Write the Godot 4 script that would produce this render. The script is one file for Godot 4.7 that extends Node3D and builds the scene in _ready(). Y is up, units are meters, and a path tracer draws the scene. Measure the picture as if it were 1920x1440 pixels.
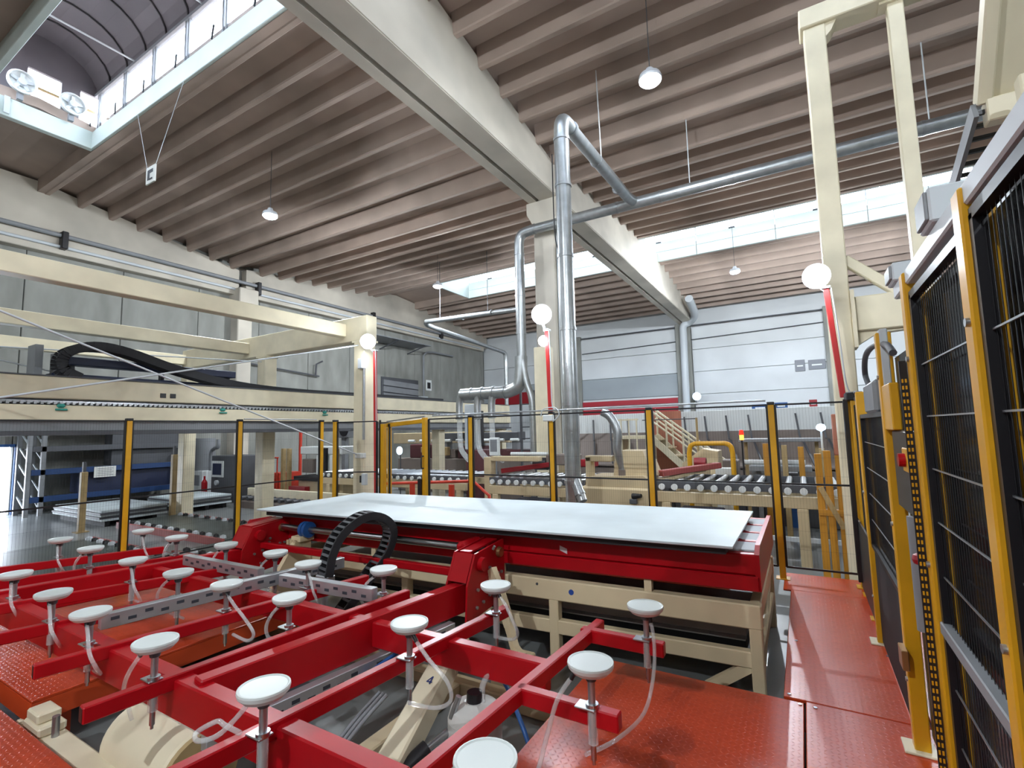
extends Node3D
# A factory hall: a red vacuum turning frame and a panel table behind a yellow safety fence.
# Platform plates lie at y = 0, the hall floor at y = -0.35. -Z looks to the back wall, -X to the left wall.

const FLOOR := -0.35
var M := {}
var O := Vector3.ZERO          # base of the thing being built: its parts are stored relative to it
var T := Transform3D()         # extra placement for a whole assembly
var used := {}

class G:
	var v := PackedVector3Array()
	var n := PackedVector3Array()
	func tri(a: Vector3, b: Vector3, c: Vector3, na: Vector3, nb: Vector3, nc: Vector3) -> void:
		if (b - a).cross(c - a).dot(na + nb + nc) > 0.0:
			v.append_array(PackedVector3Array([a, c, b])); n.append_array(PackedVector3Array([na, nc, nb]))
		else:
			v.append_array(PackedVector3Array([a, b, c])); n.append_array(PackedVector3Array([na, nb, nc]))
	func quad(a: Vector3, b: Vector3, c: Vector3, d: Vector3, m: Vector3) -> void:
		tri(a, b, c, m, m, m); tri(a, c, d, m, m, m)
	# box with centre c and size s; e is the width of the chamfer on its edges
	func box(c: Vector3, s: Vector3, e := 0.0, bas := Basis()) -> G:
		var h := s * 0.5
		e = min(e, min(h.x, min(h.y, h.z)) * 0.9)
		var ax := [bas.x, bas.y, bas.z]
		var hh := [h.x, h.y, h.z]
		for i in 3:
			var j := (i + 1) % 3
			var k := (i + 2) % 3
			for sg in [-1.0, 1.0]:
				var f: Vector3 = c + ax[i] * hh[i] * sg
				var u: Vector3 = ax[j] * (hh[j] - e)
				var w: Vector3 = ax[k] * (hh[k] - e)
				quad(f - u - w, f + u - w, f + u + w, f - u + w, ax[i] * sg)
			if e > 0.0:
				for sj in [-1.0, 1.0]:
					for sk in [-1.0, 1.0]:
						var p: Vector3 = c + ax[j] * hh[j] * sj + ax[k] * (hh[k] - e) * sk
						var q: Vector3 = c + ax[j] * (hh[j] - e) * sj + ax[k] * hh[k] * sk
						var l: Vector3 = ax[i] * (hh[i] - e)
						quad(p - l, p + l, q + l, q - l, (ax[j] * sj + ax[k] * sk).normalized())
		if e > 0.0:
			for sx in [-1.0, 1.0]:
				for sy in [-1.0, 1.0]:
					for sz in [-1.0, 1.0]:
						var mm: Vector3 = (bas.x * sx + bas.y * sy + bas.z * sz).normalized()
						tri(c + bas.x * h.x * sx + bas.y * (h.y - e) * sy + bas.z * (h.z - e) * sz, c + bas.x * (h.x - e) * sx + bas.y * h.y * sy + bas.z * (h.z - e) * sz, c + bas.x * (h.x - e) * sx + bas.y * (h.y - e) * sy + bas.z * h.z * sz, mm, mm, mm)
		return self
	# box given by two opposite corners
	func bb(x0: float, x1: float, y0: float, y1: float, z0: float, z1: float, e := 0.0) -> G:
		return box(Vector3(x0 + x1, y0 + y1, z0 + z1) * 0.5, Vector3(abs(x1 - x0), abs(y1 - y0), abs(z1 - z0)), e)
	# straight bar of section w (across) by h (upwards)
	func bar(p: Vector3, q: Vector3, w: float, h: float, e := 0.0) -> G:
		var z := (q - p).normalized()
		var up := Vector3.UP if abs(z.y) < 0.95 else Vector3.BACK
		var x := up.cross(z).normalized()
		return box((p + q) * 0.5, Vector3(w, h, p.distance_to(q)), e, Basis(x, z.cross(x), z))
	func ring(c: Vector3, x: Vector3, y: Vector3, r: float, seg: int) -> Array:
		var o := []
		for i in seg + 1:
			var a := TAU * i / seg
			o.append([c + (x * cos(a) + y * sin(a)) * r, x * cos(a) + y * sin(a)])
		return o
	func cyl(p: Vector3, q: Vector3, r: float, r1 := -1.0, seg := 12, cap := true) -> G:
		if r1 < 0.0: r1 = r
		var z := (q - p).normalized()
		var x := (Vector3.UP if abs(z.y) < 0.9 else Vector3.RIGHT).cross(z).normalized()
		var y := z.cross(x)
		var A := ring(p, x, y, r, seg)
		var B := ring(q, x, y, r1, seg)
		for i in seg:
			tri(A[i][0], A[i + 1][0], B[i + 1][0], A[i][1], A[i + 1][1], B[i + 1][1])
			tri(A[i][0], B[i + 1][0], B[i][0], A[i][1], B[i + 1][1], B[i][1])
			if cap:
				tri(p, A[i][0], A[i + 1][0], -z, -z, -z)
				tri(q, B[i][0], B[i + 1][0], z, z, z)
		return self
	# round tube along points
	func tube(pts: Array, r: float, seg := 8) -> G:
		var rings := []
		var x := Vector3.ZERO
		for i in pts.size():
			var d: Vector3 = (pts[min(i + 1, pts.size() - 1)] - pts[max(i - 1, 0)]).normalized()
			if x == Vector3.ZERO: x = (Vector3.UP if abs(d.y) < 0.9 else Vector3.RIGHT).cross(d).normalized()
			x = (x - d * x.dot(d)).normalized()
			rings.append(ring(pts[i], x, d.cross(x), r, seg))
		for k in rings.size() - 1:
			for i in seg:
				var a = rings[k][i]; var b = rings[k][i + 1]; var c = rings[k + 1][i + 1]; var d2 = rings[k + 1][i]
				tri(a[0], b[0], c[0], a[1], b[1], c[1]); tri(a[0], c[0], d2[0], a[1], c[1], d2[1])
		for e in [0, rings.size() - 1]:
			var d3: Vector3 = (pts[0] - pts[1]).normalized() if e == 0 else (pts[e] - pts[e - 1]).normalized()
			for i in seg: tri(pts[e], rings[e][i][0], rings[e][i + 1][0], d3, d3, d3)
		return self
	# turned shape: profile of (radius, height) along the axis y of bas
	func lathe(o: Vector3, prof: Array, seg := 20, bas := Basis()) -> G:
		for k in prof.size() - 1:
			var p: Vector2 = prof[k]
			var q: Vector2 = prof[k + 1]
			var t := (q - p).normalized()
			var A := ring(o + bas.y * p.y, bas.x, bas.z, p.x, seg)
			var B := ring(o + bas.y * q.y, bas.x, bas.z, q.x, seg)
			for i in seg:
				var na: Vector3 = (A[i][1] * t.y - bas.y * t.x).normalized()
				var nb: Vector3 = (A[i + 1][1] * t.y - bas.y * t.x).normalized()
				if p.x > 0.0001: tri(A[i][0], A[i + 1][0], B[i + 1][0], na, nb, nb)
				if q.x > 0.0001: tri(A[i][0], B[i + 1][0], B[i][0], na, nb, na)
		return self
	# polygon (2-D points along ux, uy from o) pushed out by depth along ux x uy
	func prism(o: Vector3, ux: Vector3, uy: Vector3, poly: Array, depth: float) -> G:
		var w := ux.cross(uy).normalized()
		var pp := PackedVector2Array(poly)
		var ids := Geometry2D.triangulate_polygon(pp)
		for i in range(0, ids.size(), 3):
			var a: Vector3 = o + ux * pp[ids[i]].x + uy * pp[ids[i]].y
			var b: Vector3 = o + ux * pp[ids[i + 1]].x + uy * pp[ids[i + 1]].y
			var c: Vector3 = o + ux * pp[ids[i + 2]].x + uy * pp[ids[i + 2]].y
			tri(a, b, c, -w, -w, -w)
			tri(a + w * depth, b + w * depth, c + w * depth, w, w, w)
		var ccw := not Geometry2D.is_polygon_clockwise(pp)
		for i in pp.size():
			var p: Vector2 = pp[i]
			var q: Vector2 = pp[(i + 1) % pp.size()]
			var d := (q - p).normalized()
			var m := Vector2(d.y, -d.x) * (1.0 if ccw else -1.0)
			var nn := ux * m.x + uy * m.y
			var a2 := o + ux * p.x + uy * p.y
			var b2 := o + ux * q.x + uy * q.y
			quad(a2, b2, b2 + w * depth, a2 + w * depth, nn)
		return self

func g() -> G: return G.new()
func V(x: float, y: float, z: float) -> Vector3: return Vector3(x, y, z)

# curve through points, k steps between each two
func bend(pts: Array, k := 6) -> Array:
	var o := []
	for i in pts.size() - 1:
		var p0: Vector3 = pts[max(i - 1, 0)]; var p1: Vector3 = pts[i]; var p2: Vector3 = pts[i + 1]; var p3: Vector3 = pts[min(i + 2, pts.size() - 1)]
		for s in k: o.append(p1.cubic_interpolate(p2, p0, p3, float(s) / k))
	o.append(pts[-1])
	return o

func numbered(called: String) -> String:
	var k: int = used.get(called, 0)
	used[called] = k + 1
	return called if k == 0 else "%s_%03d" % [called, k]

func tag(o: Node, label: String, category: String, group := "") -> void:
	o.set_meta("label", label); o.set_meta("category", category)
	if group: o.set_meta("group", group)

func mesh_of(s: G) -> ArrayMesh:
	var vv := PackedVector3Array(); var nn := PackedVector3Array()
	vv.resize(s.v.size()); nn.resize(s.v.size())
	for i in s.v.size():
		vv[i] = T * s.v[i] - O
		nn[i] = (T.basis * s.n[i]).normalized()
	var arr := []
	arr.resize(Mesh.ARRAY_MAX)
	arr[Mesh.ARRAY_VERTEX] = vv; arr[Mesh.ARRAY_NORMAL] = nn
	var m := ArrayMesh.new()
	m.add_surface_from_arrays(Mesh.PRIMITIVE_TRIANGLES, arr)
	return m

# one part: a mesh of its own under a thing or a part
func part(called: String, s: G, mat: String, parent: Node) -> MeshInstance3D:
	var o := MeshInstance3D.new()
	o.name = called
	o.mesh = mesh_of(s)
	o.material_override = M[mat]
	parent.add_child(o, true)
	return o

func thing(called: String, label: String, category: String, base: Vector3, group := "") -> Node3D:
	var o := Node3D.new()
	o.name = numbered(called)
	add_child(o)
	O = T * base
	o.position = O
	tag(o, label, category, group)
	return o

# a thing that is one mesh
func solo(called: String, label: String, category: String, s: G, mat: String, group := "") -> MeshInstance3D:
	var lo := s.v[0]; var hi := s.v[0]
	for p in s.v: lo = lo.min(p); hi = hi.max(p)
	O = T * V((lo.x + hi.x) * 0.5, lo.y, (lo.z + hi.z) * 0.5)
	var o := part(numbered(called), s, mat, self)
	o.position = O
	tag(o, label, category, group)
	return o

func struct_node(called: String) -> Node3D:
	var o := Node3D.new()
	o.name = called
	add_child(o)
	O = Vector3.ZERO
	o.set_meta("kind", "structure")
	return o

func struct(called: String, s: G, mat: String) -> MeshInstance3D:
	O = Vector3.ZERO
	var o := part(called, s, mat, self)
	o.set_meta("kind", "structure")
	return o

func stuff(o: Node) -> Node:
	o.set_meta("kind", "stuff")
	return o

# ---------------------------------------------------------------- materials
func noise_tex(freq: float, lo: float, hi: float, sd: int, stretch := Vector2.ONE) -> ImageTexture:
	var f := FastNoiseLite.new()
	f.seed = sd; f.frequency = freq; f.fractal_octaves = 4
	var im := f.get_seamless_image(256, 256)
	var out := Image.create(256, 256, true, Image.FORMAT_RGB8)
	for y in 256:
		for x in 256:
			var t := im.get_pixel(int(x * stretch.x) % 256, int(y * stretch.y) % 256).r
			var c := lerpf(lo, hi, t)
			out.set_pixel(x, y, Color(c, c, c))
	out.generate_mipmaps()
	return ImageTexture.create_from_image(out)

func mat(key: String, col: Color, rough := 0.5, metal := 0.0, tex = null, scale := 1.0) -> StandardMaterial3D:
	var m := StandardMaterial3D.new()
	m.albedo_color = col; m.roughness = rough; m.metallic = metal
	if tex != null:
		m.albedo_texture = tex
		m.uv1_triplanar = true; m.uv1_world_triplanar = true
		m.uv1_scale = Vector3.ONE * scale
	M[key] = m
	return m

func glow(key: String, col: Color, e: float) -> void:
	var m := mat(key, col, 0.5)
	m.emission_enabled = true; m.emission = col; m.emission_energy_multiplier = e

func glassy(key: String, col: Color, rough := 0.05) -> void:
	var m := mat(key, col, rough)
	m.transparency = BaseMaterial3D.TRANSPARENCY_ALPHA

func tread_normal() -> ImageTexture:
	var im := Image.create(128, 128, false, Image.FORMAT_RGB8)
	im.fill(Color.BLACK)
	for ky in 4:
		for kx in 4:
			var cx := kx * 32 + 16.0
			var cy := ky * 32 + 16.0
			var dir := Vector2(1, 1).normalized() if (kx + ky) % 2 == 0 else Vector2(1, -1).normalized()
			for y in 128:
				for x in 128:
					var d := Vector2(x - cx, y - cy)
					var a: float = abs(d.dot(dir)) / 12.0
					var b: float = abs(d.dot(dir.orthogonal())) / 3.6
					var h := 1.0 - a * a - b * b
					if h > 0.0:
						im.set_pixel(x, y, Color(h, h, h))
	im.bump_map_to_normal_map(2.5)
	im.generate_mipmaps()
	return ImageTexture.create_from_image(im)

func materials() -> void:
	var fine := noise_tex(0.02, 0.86, 1.0, 3)
	var patch := noise_tex(0.008, 0.8, 1.0, 5)
	var soft := noise_tex(0.01, 0.92, 1.0, 9)
	var streak := noise_tex(0.012, 0.82, 1.0, 12, Vector2(3, 1))
	mat("concrete_wall", Color("999a94"), 0.85, 0, streak, 0.12)
	mat("concrete_roof", Color("bda99c"), 0.85, 0, patch, 0.15)
	mat("concrete_beam", Color("d3ccbe"), 0.8, 0, patch, 0.18)
	mat("panel_white", Color("d2d6d8"), 0.6, 0, soft, 0.1)
	mat("wall_grey", Color("9ea6aa"), 0.6, 0, soft, 0.1)
	mat("wall_red", Color("a3192b"), 0.5)
	mat("floor", Color("7f8281"), 0.3, 0, patch, 0.2)
	mat("cream", Color("e4dabd"), 0.42, 0, soft, 0.6)
	mat("beige", Color("cbb894"), 0.48, 0, soft, 0.6)
	mat("cream_warm", Color("dac8a4"), 0.45, 0, soft, 0.6)
	mat("tan", Color("b1986a"), 0.5, 0, fine, 0.8)
	mat("yellow", Color("d8a01a"), 0.35, 0, soft, 1.0)
	mat("ochre", Color("bd8527"), 0.45, 0, soft, 1.0)
	mat("black", Color("17161a"), 0.4)
	mat("rubber", Color("1b1b1f"), 0.7)
	mat("wire", Color("1c1b1e"), 0.45)
	mat("red", Color("a80a16"), 0.32, 0, soft, 0.9)
	mat("red_dark", Color("8c1420"), 0.4)
	mat("orange_rail", Color("c53a26"), 0.4)
	var pl := mat("plate", Color("bc421f"), 0.26, 0, soft, 8.5)
	pl.normal_enabled = true
	pl.normal_texture = tread_normal()
	pl.normal_scale = 0.3
	mat("plate_edge", Color("c1471f"), 0.4)
	mat("steel", Color("b9bcc0"), 0.28, 1.0, soft, 1.5)
	mat("galva", Color("b4b8bb"), 0.36, 0.85, fine, 1.2)
	mat("duct", Color("b9bec0"), 0.33, 0.8, fine, 0.9)
	mat("alu", Color("c5c8cc"), 0.35, 0.7, soft, 1.0)
	mat("slot", Color("33363f"), 0.6)
	mat("white_pad", Color("c8cfcd"), 0.35)
	mat("board", Color("c9d5d9"), 0.5, 0, soft, 0.4)
	mat("board_edge", Color("c8b7ba"), 0.6)
	mat("pad_grey", Color("b6bcc2"), 0.6)
	mat("blue", Color("1d4f8c"), 0.45)
	mat("blue_rack", Color("1d3d6c"), 0.5)
	mat("navy", Color("1a2442"), 0.5)
	mat("teal", Color("2f8f83"), 0.5)
	mat("grey_dark", Color("505257"), 0.55, 0, soft, 0.5)
	mat("grey_mid", Color("83868a"), 0.5, 0, soft, 0.5)
	mat("grey_light", Color("bcc2c6"), 0.45)
	mat("brown_grey", Color("7b7069"), 0.6, 0, soft, 0.4)
	mat("burgundy", Color("5e3338"), 0.5, 0, soft, 0.6)
	mat("pole_red", Color("bd2a2a"), 0.4)
	mat("brick", Color("b0705a"), 0.7, 0, soft, 0.5)
	mat("white_box", Color("dadedd"), 0.5)
	mat("paper", Color("dfe0da"), 0.8)
	mat("ink", Color("22356f"), 0.6)
	mat("sign_grey", Color("7c7f86"), 0.6)
	mat("table_green", Color("4b524d"), 0.35, 0, patch, 0.5)
	mat("pink_edge", Color("9c4b47"), 0.5)
	mat("vault", Color("6f6b70"), 0.5, 0.2, soft, 0.3)
	mat("vault_rib", Color("2b292c"), 0.6)
	mat("skylight_curb", Color("c9d4cf"), 0.6, 0, soft, 0.2)
	mat("jug", Color("c9c9c4"), 0.35)
	mat("sticker_blue", Color("254a9b"), 0.5)
	mat("brass", Color("a4835a"), 0.35, 0.8)
	mat("lamp_shell", Color("c9ccd0"), 0.4, 0.3)
	glassy("pane", Color(0.92, 0.96, 1.0, 0.12))
	glassy("clear", Color(0.9, 0.92, 0.92, 0.26), 0.12)
	glassy("smoked", Color(0.035, 0.028, 0.035, 0.9), 0.09)
	glassy("smoked_blue", Color(0.03, 0.045, 0.055, 0.82), 0.09)
	for k in ["smoked", "smoked_blue"]: M[k].metallic_specular = 0.12
	M["red"].metallic_specular = 0.38
	glow("lamp", Color(0.93, 0.97, 1.0), 14.0)
	glow("lamp_small", Color(0.75, 0.87, 1.0), 6.0)
	glow("signal_red", Color(1.0, 0.12, 0.05), 2.5)
	glow("signal_yellow", Color(1.0, 0.75, 0.25), 3.0)

# ---------------------------------------------------------------- camera, sky, light
func _ready() -> void:
	var cam := Camera3D.new()
	cam.name = "camera"
	cam.position = V(0, 1.7, 0)
	cam.rotation_degrees = V(5.5, 30.5, -1.34)
	cam.keep_aspect = Camera3D.KEEP_HEIGHT
	cam.fov = 76.27
	cam.near = 0.05; cam.far = 200.0
	add_child(cam)
	var sm := ProceduralSkyMaterial.new()
	sm.sky_top_color = Color(0.86, 0.92, 1.0)
	sm.sky_horizon_color = Color(0.95, 0.97, 1.0)
	sm.ground_bottom_color = Color(0.5, 0.5, 0.5)
	sm.ground_horizon_color = Color(0.75, 0.77, 0.8)
	sm.energy_multiplier = 20.0
	var sky := Sky.new()
	sky.sky_material = sm
	var env := Environment.new()
	env.background_mode = Environment.BG_SKY
	env.sky = sky
	env.tonemap_mode = Environment.TONE_MAPPER_LINEAR
	env.tonemap_exposure = 1.13
	env.sdfgi_enabled = true; env.ssao_enabled = true; env.ssil_enabled = true
	var we := WorldEnvironment.new()
	we.name = "world_environment"
	we.environment = env
	add_child(we)
	materials()
	building()
	lanterns()
	lamps()
	platform()
	table()
	gripper()
	under_gripper()
	back_fence()
	left_fence()
	right_fence()
	left_gantry()
	right_gantry()
	ducts()
	back_machines()
	left_machines()
	wall_details()

func light(at: Vector3, e: float, size: float, col := Color(0.94, 0.97, 1.0)) -> void:
	var l := OmniLight3D.new()
	l.name = numbered("lamp_light")
	l.position = at
	l.light_color = col; l.light_energy = e; l.light_size = size
	l.omni_range = 60.0; l.omni_attenuation = 2.0
	l.shadow_enabled = true
	add_child(l)

# ---------------------------------------------------------------- building
func rib_y(z: float) -> float:       # underside of the roof ribs
	if z > -11.3: return 8.44 + (0.13 * (z + 11.3) if z < -3.85 else 0.13 * 7.45 - 0.1 * (z + 3.85))
	return 8.44 + (0.09 * (-11.3 - z) if z > -20.15 else 0.09 * 8.85 - 0.09 * (-20.15 - z))

func slab(p: Node, x0: float, x1: float, za: float, zb: float) -> void:
	var a := rib_y(za) + 0.36
	var b := rib_y(zb) + 0.36
	part("roof_slab", g().prism(V(x0, 0, 0), V(0, 0, -1), V(0, 1, 0), [Vector2(-za, a), Vector2(-zb, b), Vector2(-zb, b + 0.25), Vector2(-za, a + 0.25)], x1 - x0), "concrete_roof", p)

func building() -> void:
	struct("floor", g().bb(-30, 22.2, FLOOR - 0.3, FLOOR, -30, 8), "floor")
	# left wall: precast panels with open joints, and a low dark-edged doorway with daylight outside
	var wl := struct_node("wall_left")
	part("backing", g().bb(-20.1, -19.86, 3.2, 12.0, -29.9, 7.2), "concrete_wall", wl)
	part("backing", g().bb(-20.1, -19.86, FLOOR, 3.2, -29.9, -4.95), "concrete_wall", wl)
	part("backing", g().bb(-20.1, -19.86, FLOOR, 3.2, -2.5, 7.2), "concrete_wall", wl)
	part("backing", g().bb(-20.1, -19.86, 1.6, 3.2, -4.95, -2.5), "concrete_wall", wl)
	var z := -29.4
	while z < 6.5:
		if z > -5.0 and z < -4.7:
			part("panel", g().bb(-19.87, -19.7, 1.6, 7.7, z + 0.012, z + 2.438, 0.012), "concrete_wall", wl)
		else:
			part("panel", g().bb(-19.87, -19.7, FLOOR, 7.7, z + 0.012, z + 2.438, 0.012), "concrete_wall", wl)
		z += 2.45
	var d1 := struct("door_1", g().bb(-19.9, -19.6, FLOOR, 1.65, -5.02, -4.94).bb(-19.9, -19.6, 1.58, 1.66, -5.0, -2.5), "blue")
	d1.set_meta("label", "blue frame of the open daylight doorway at the far left")
	# back wall of stacked horizontal panels
	var wb := struct_node("wall_back")
	part("backing", g().bb(-20.1, 22.2, FLOOR, 12.0, -29.95, -29.66), "panel_white", wb)
	for bx in [[-19.7, -12.6], [-12.4, -6.1], [-5.2, 1.6], [1.8, 8.4], [8.6, 15.2], [15.4, 21.9]]:
		var y := FLOOR
		for k in 6:
			var key := "wall_grey" if k == 3 and bx[0] < -6.0 else "panel_white"
			part("panel", g().bb(bx[0], bx[1], y + 0.01, y + 1.29, -29.67, -29.5, 0.012), key, wb)
			y += 1.3
	for cx in [-12.5, -5.65, 1.7, 8.5]:
		part("pilaster", g().bb(cx - 0.42, cx + 0.42, FLOOR, 7.7, -29.6, -29.3, 0.02), "concrete_wall", wb)
	part("red_band", g().bb(-12.3, -6.15, 3.12, 3.42, -29.5, -29.44), "wall_red", wb)
	part("red_band", g().bb(-12.3, -6.15, 1.9, 2.92, -29.5, -29.44), "wall_red", wb)
	part("red_band", g().bb(-19.3, -12.7, 3.55, 4.35, -29.5, -29.44), "red_dark", wb)
	struct("wall_right", g().bb(21.9, 22.2, FLOOR, 12.0, -29.9, 7.2), "concrete_wall")
	struct("wall_front", g().bb(-20.1, 22.2, FLOOR, 12.0, 6.9, 7.2), "concrete_wall")
	# roof: sloping slabs and the ribs under them
	var ce := struct_node("ceiling")
	var e := 0.35
	slab(ce, -20.1, 22.2, -11.3 - e, -4.95)
	slab(ce, -20.1, 22.2, -2.75, 7.2)
	slab(ce, -20.1, -15.4, -4.95, -3.85)
	slab(ce, -20.1, -15.4, -3.85, -2.75)
	slab(ce, -20.1, 22.2, -18.6, -11.3 + e)
	slab(ce, -20.1, 22.2, -29.9, -21.7)
	slab(ce, -20.1, -15.4, -21.7, -20.15)
	slab(ce, -20.1, -15.4, -20.15, -18.6)
	var zs := []
	for k in 8: zs.append(-10.85 + 0.81 * k)
	for k in 8: zs.append(-12.1 - 0.86 * k)
	for k in 9: zs.append(-22.1 - 0.86 * k)
	for k in 9: zs.append(-2.0 + 0.95 * k)
	for zz in zs:
		var y: float = rib_y(zz)
		for seg in [[-19.4, -5.86], [-5.06, 8.1], [8.4, 21.9]]:
			part("rib", g().prism(V(seg[0], y, zz), V(0, 0, -1), V(0, 1, 0), [Vector2(-0.07, 0), Vector2(-0.045, -0.02), Vector2(0.045, -0.02), Vector2(0.07, 0), Vector2(0.12, 0.42), Vector2(-0.12, 0.42)], seg[1] - seg[0]), "concrete_roof", ce)
	# edge ribs at the skylights
	for zz in [-5.05, -18.5, -21.8]:
		part("rib", g().bb(-19.4, 21.9, rib_y(zz) - 0.02, rib_y(zz) + 0.4, zz - 0.1, zz + 0.1), "concrete_roof", ce)
	# pairs of tapered roof beams on columns
	var bm := struct_node("roof_beam")
	var b1 := [Vector2(-6.8, 7.7), Vector2(11.15, 7.7), Vector2(11.15, 8.5), Vector2(4.95, rib_y(-4.95) + 0.3), Vector2(2.75, rib_y(-2.75) + 0.3), Vector2(-6.8, rib_y(6.8) + 0.3)]
	var b2 := [Vector2(11.45, 7.7), Vector2(29.4, 7.7), Vector2(29.4, rib_y(-29.4) + 0.3), Vector2(20.15, rib_y(-20.15) + 0.3), Vector2(11.45, 8.6)]
	for bx in [-5.53, 8.0, -5.85]:
		var w := 0.22 if bx == -5.85 else 0.48
		for poly in [b1, b2]:
			part("girder", g().prism(V(bx, 0, 0), V(0, 0, -1), V(0, 1, 0), poly, w), "concrete_beam", bm)
			if bx == -5.53:
				part("girder_edge", g().bb(bx + w, bx + w + 0.02, 7.72, 8.02, -poly[1].x, -poly[0].x, 0.005), "concrete_beam", bm)
	for poly in [b1, b2]:
		part("wall_girder", g().prism(V(-19.72, 0, 0), V(0, 0, -1), V(0, 1, 0), poly, 0.34), "concrete_beam", bm)
	var co := struct_node("column")
	part("shaft", g().bb(-5.75, -5.15, FLOOR, 7.7, -11.65, -11.05, 0.03), "concrete_beam", co)
	part("corbel", g().prism(V(-5.03, 7.7, -11.66), V(1, 0, 0), V(0, 1, 0), [Vector2(0, 0), Vector2(0, -0.3), Vector2(-0.12, -0.62), Vector2(-0.72, -0.62), Vector2(-0.9, -0.3), Vector2(-0.9, 0)], 0.62), "concrete_beam", co)
	part("fork", g().bb(-5.62, -5.53, 7.7, 8.5, -11.6, -11.1), "concrete_beam", co)
	part("fork", g().bb(-5.05, -4.95, 7.55, 8.4, -11.55, -11.15), "concrete_beam", co)
	part("cable_channel", g().bb(-5.14, -4.95, FLOOR, 7.0, -11.5, -11.12, 0.01), "grey_light", co)
	part("wall_shaft", g().bb(-19.75, -19.2, FLOOR, 7.7, -11.65, -11.05, 0.03), "concrete_beam", co)
	part("wall_corbel", g().bb(-19.75, -18.95, 7.0, 7.7, -11.75, -10.95, 0.03), "concrete_beam", co)

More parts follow.
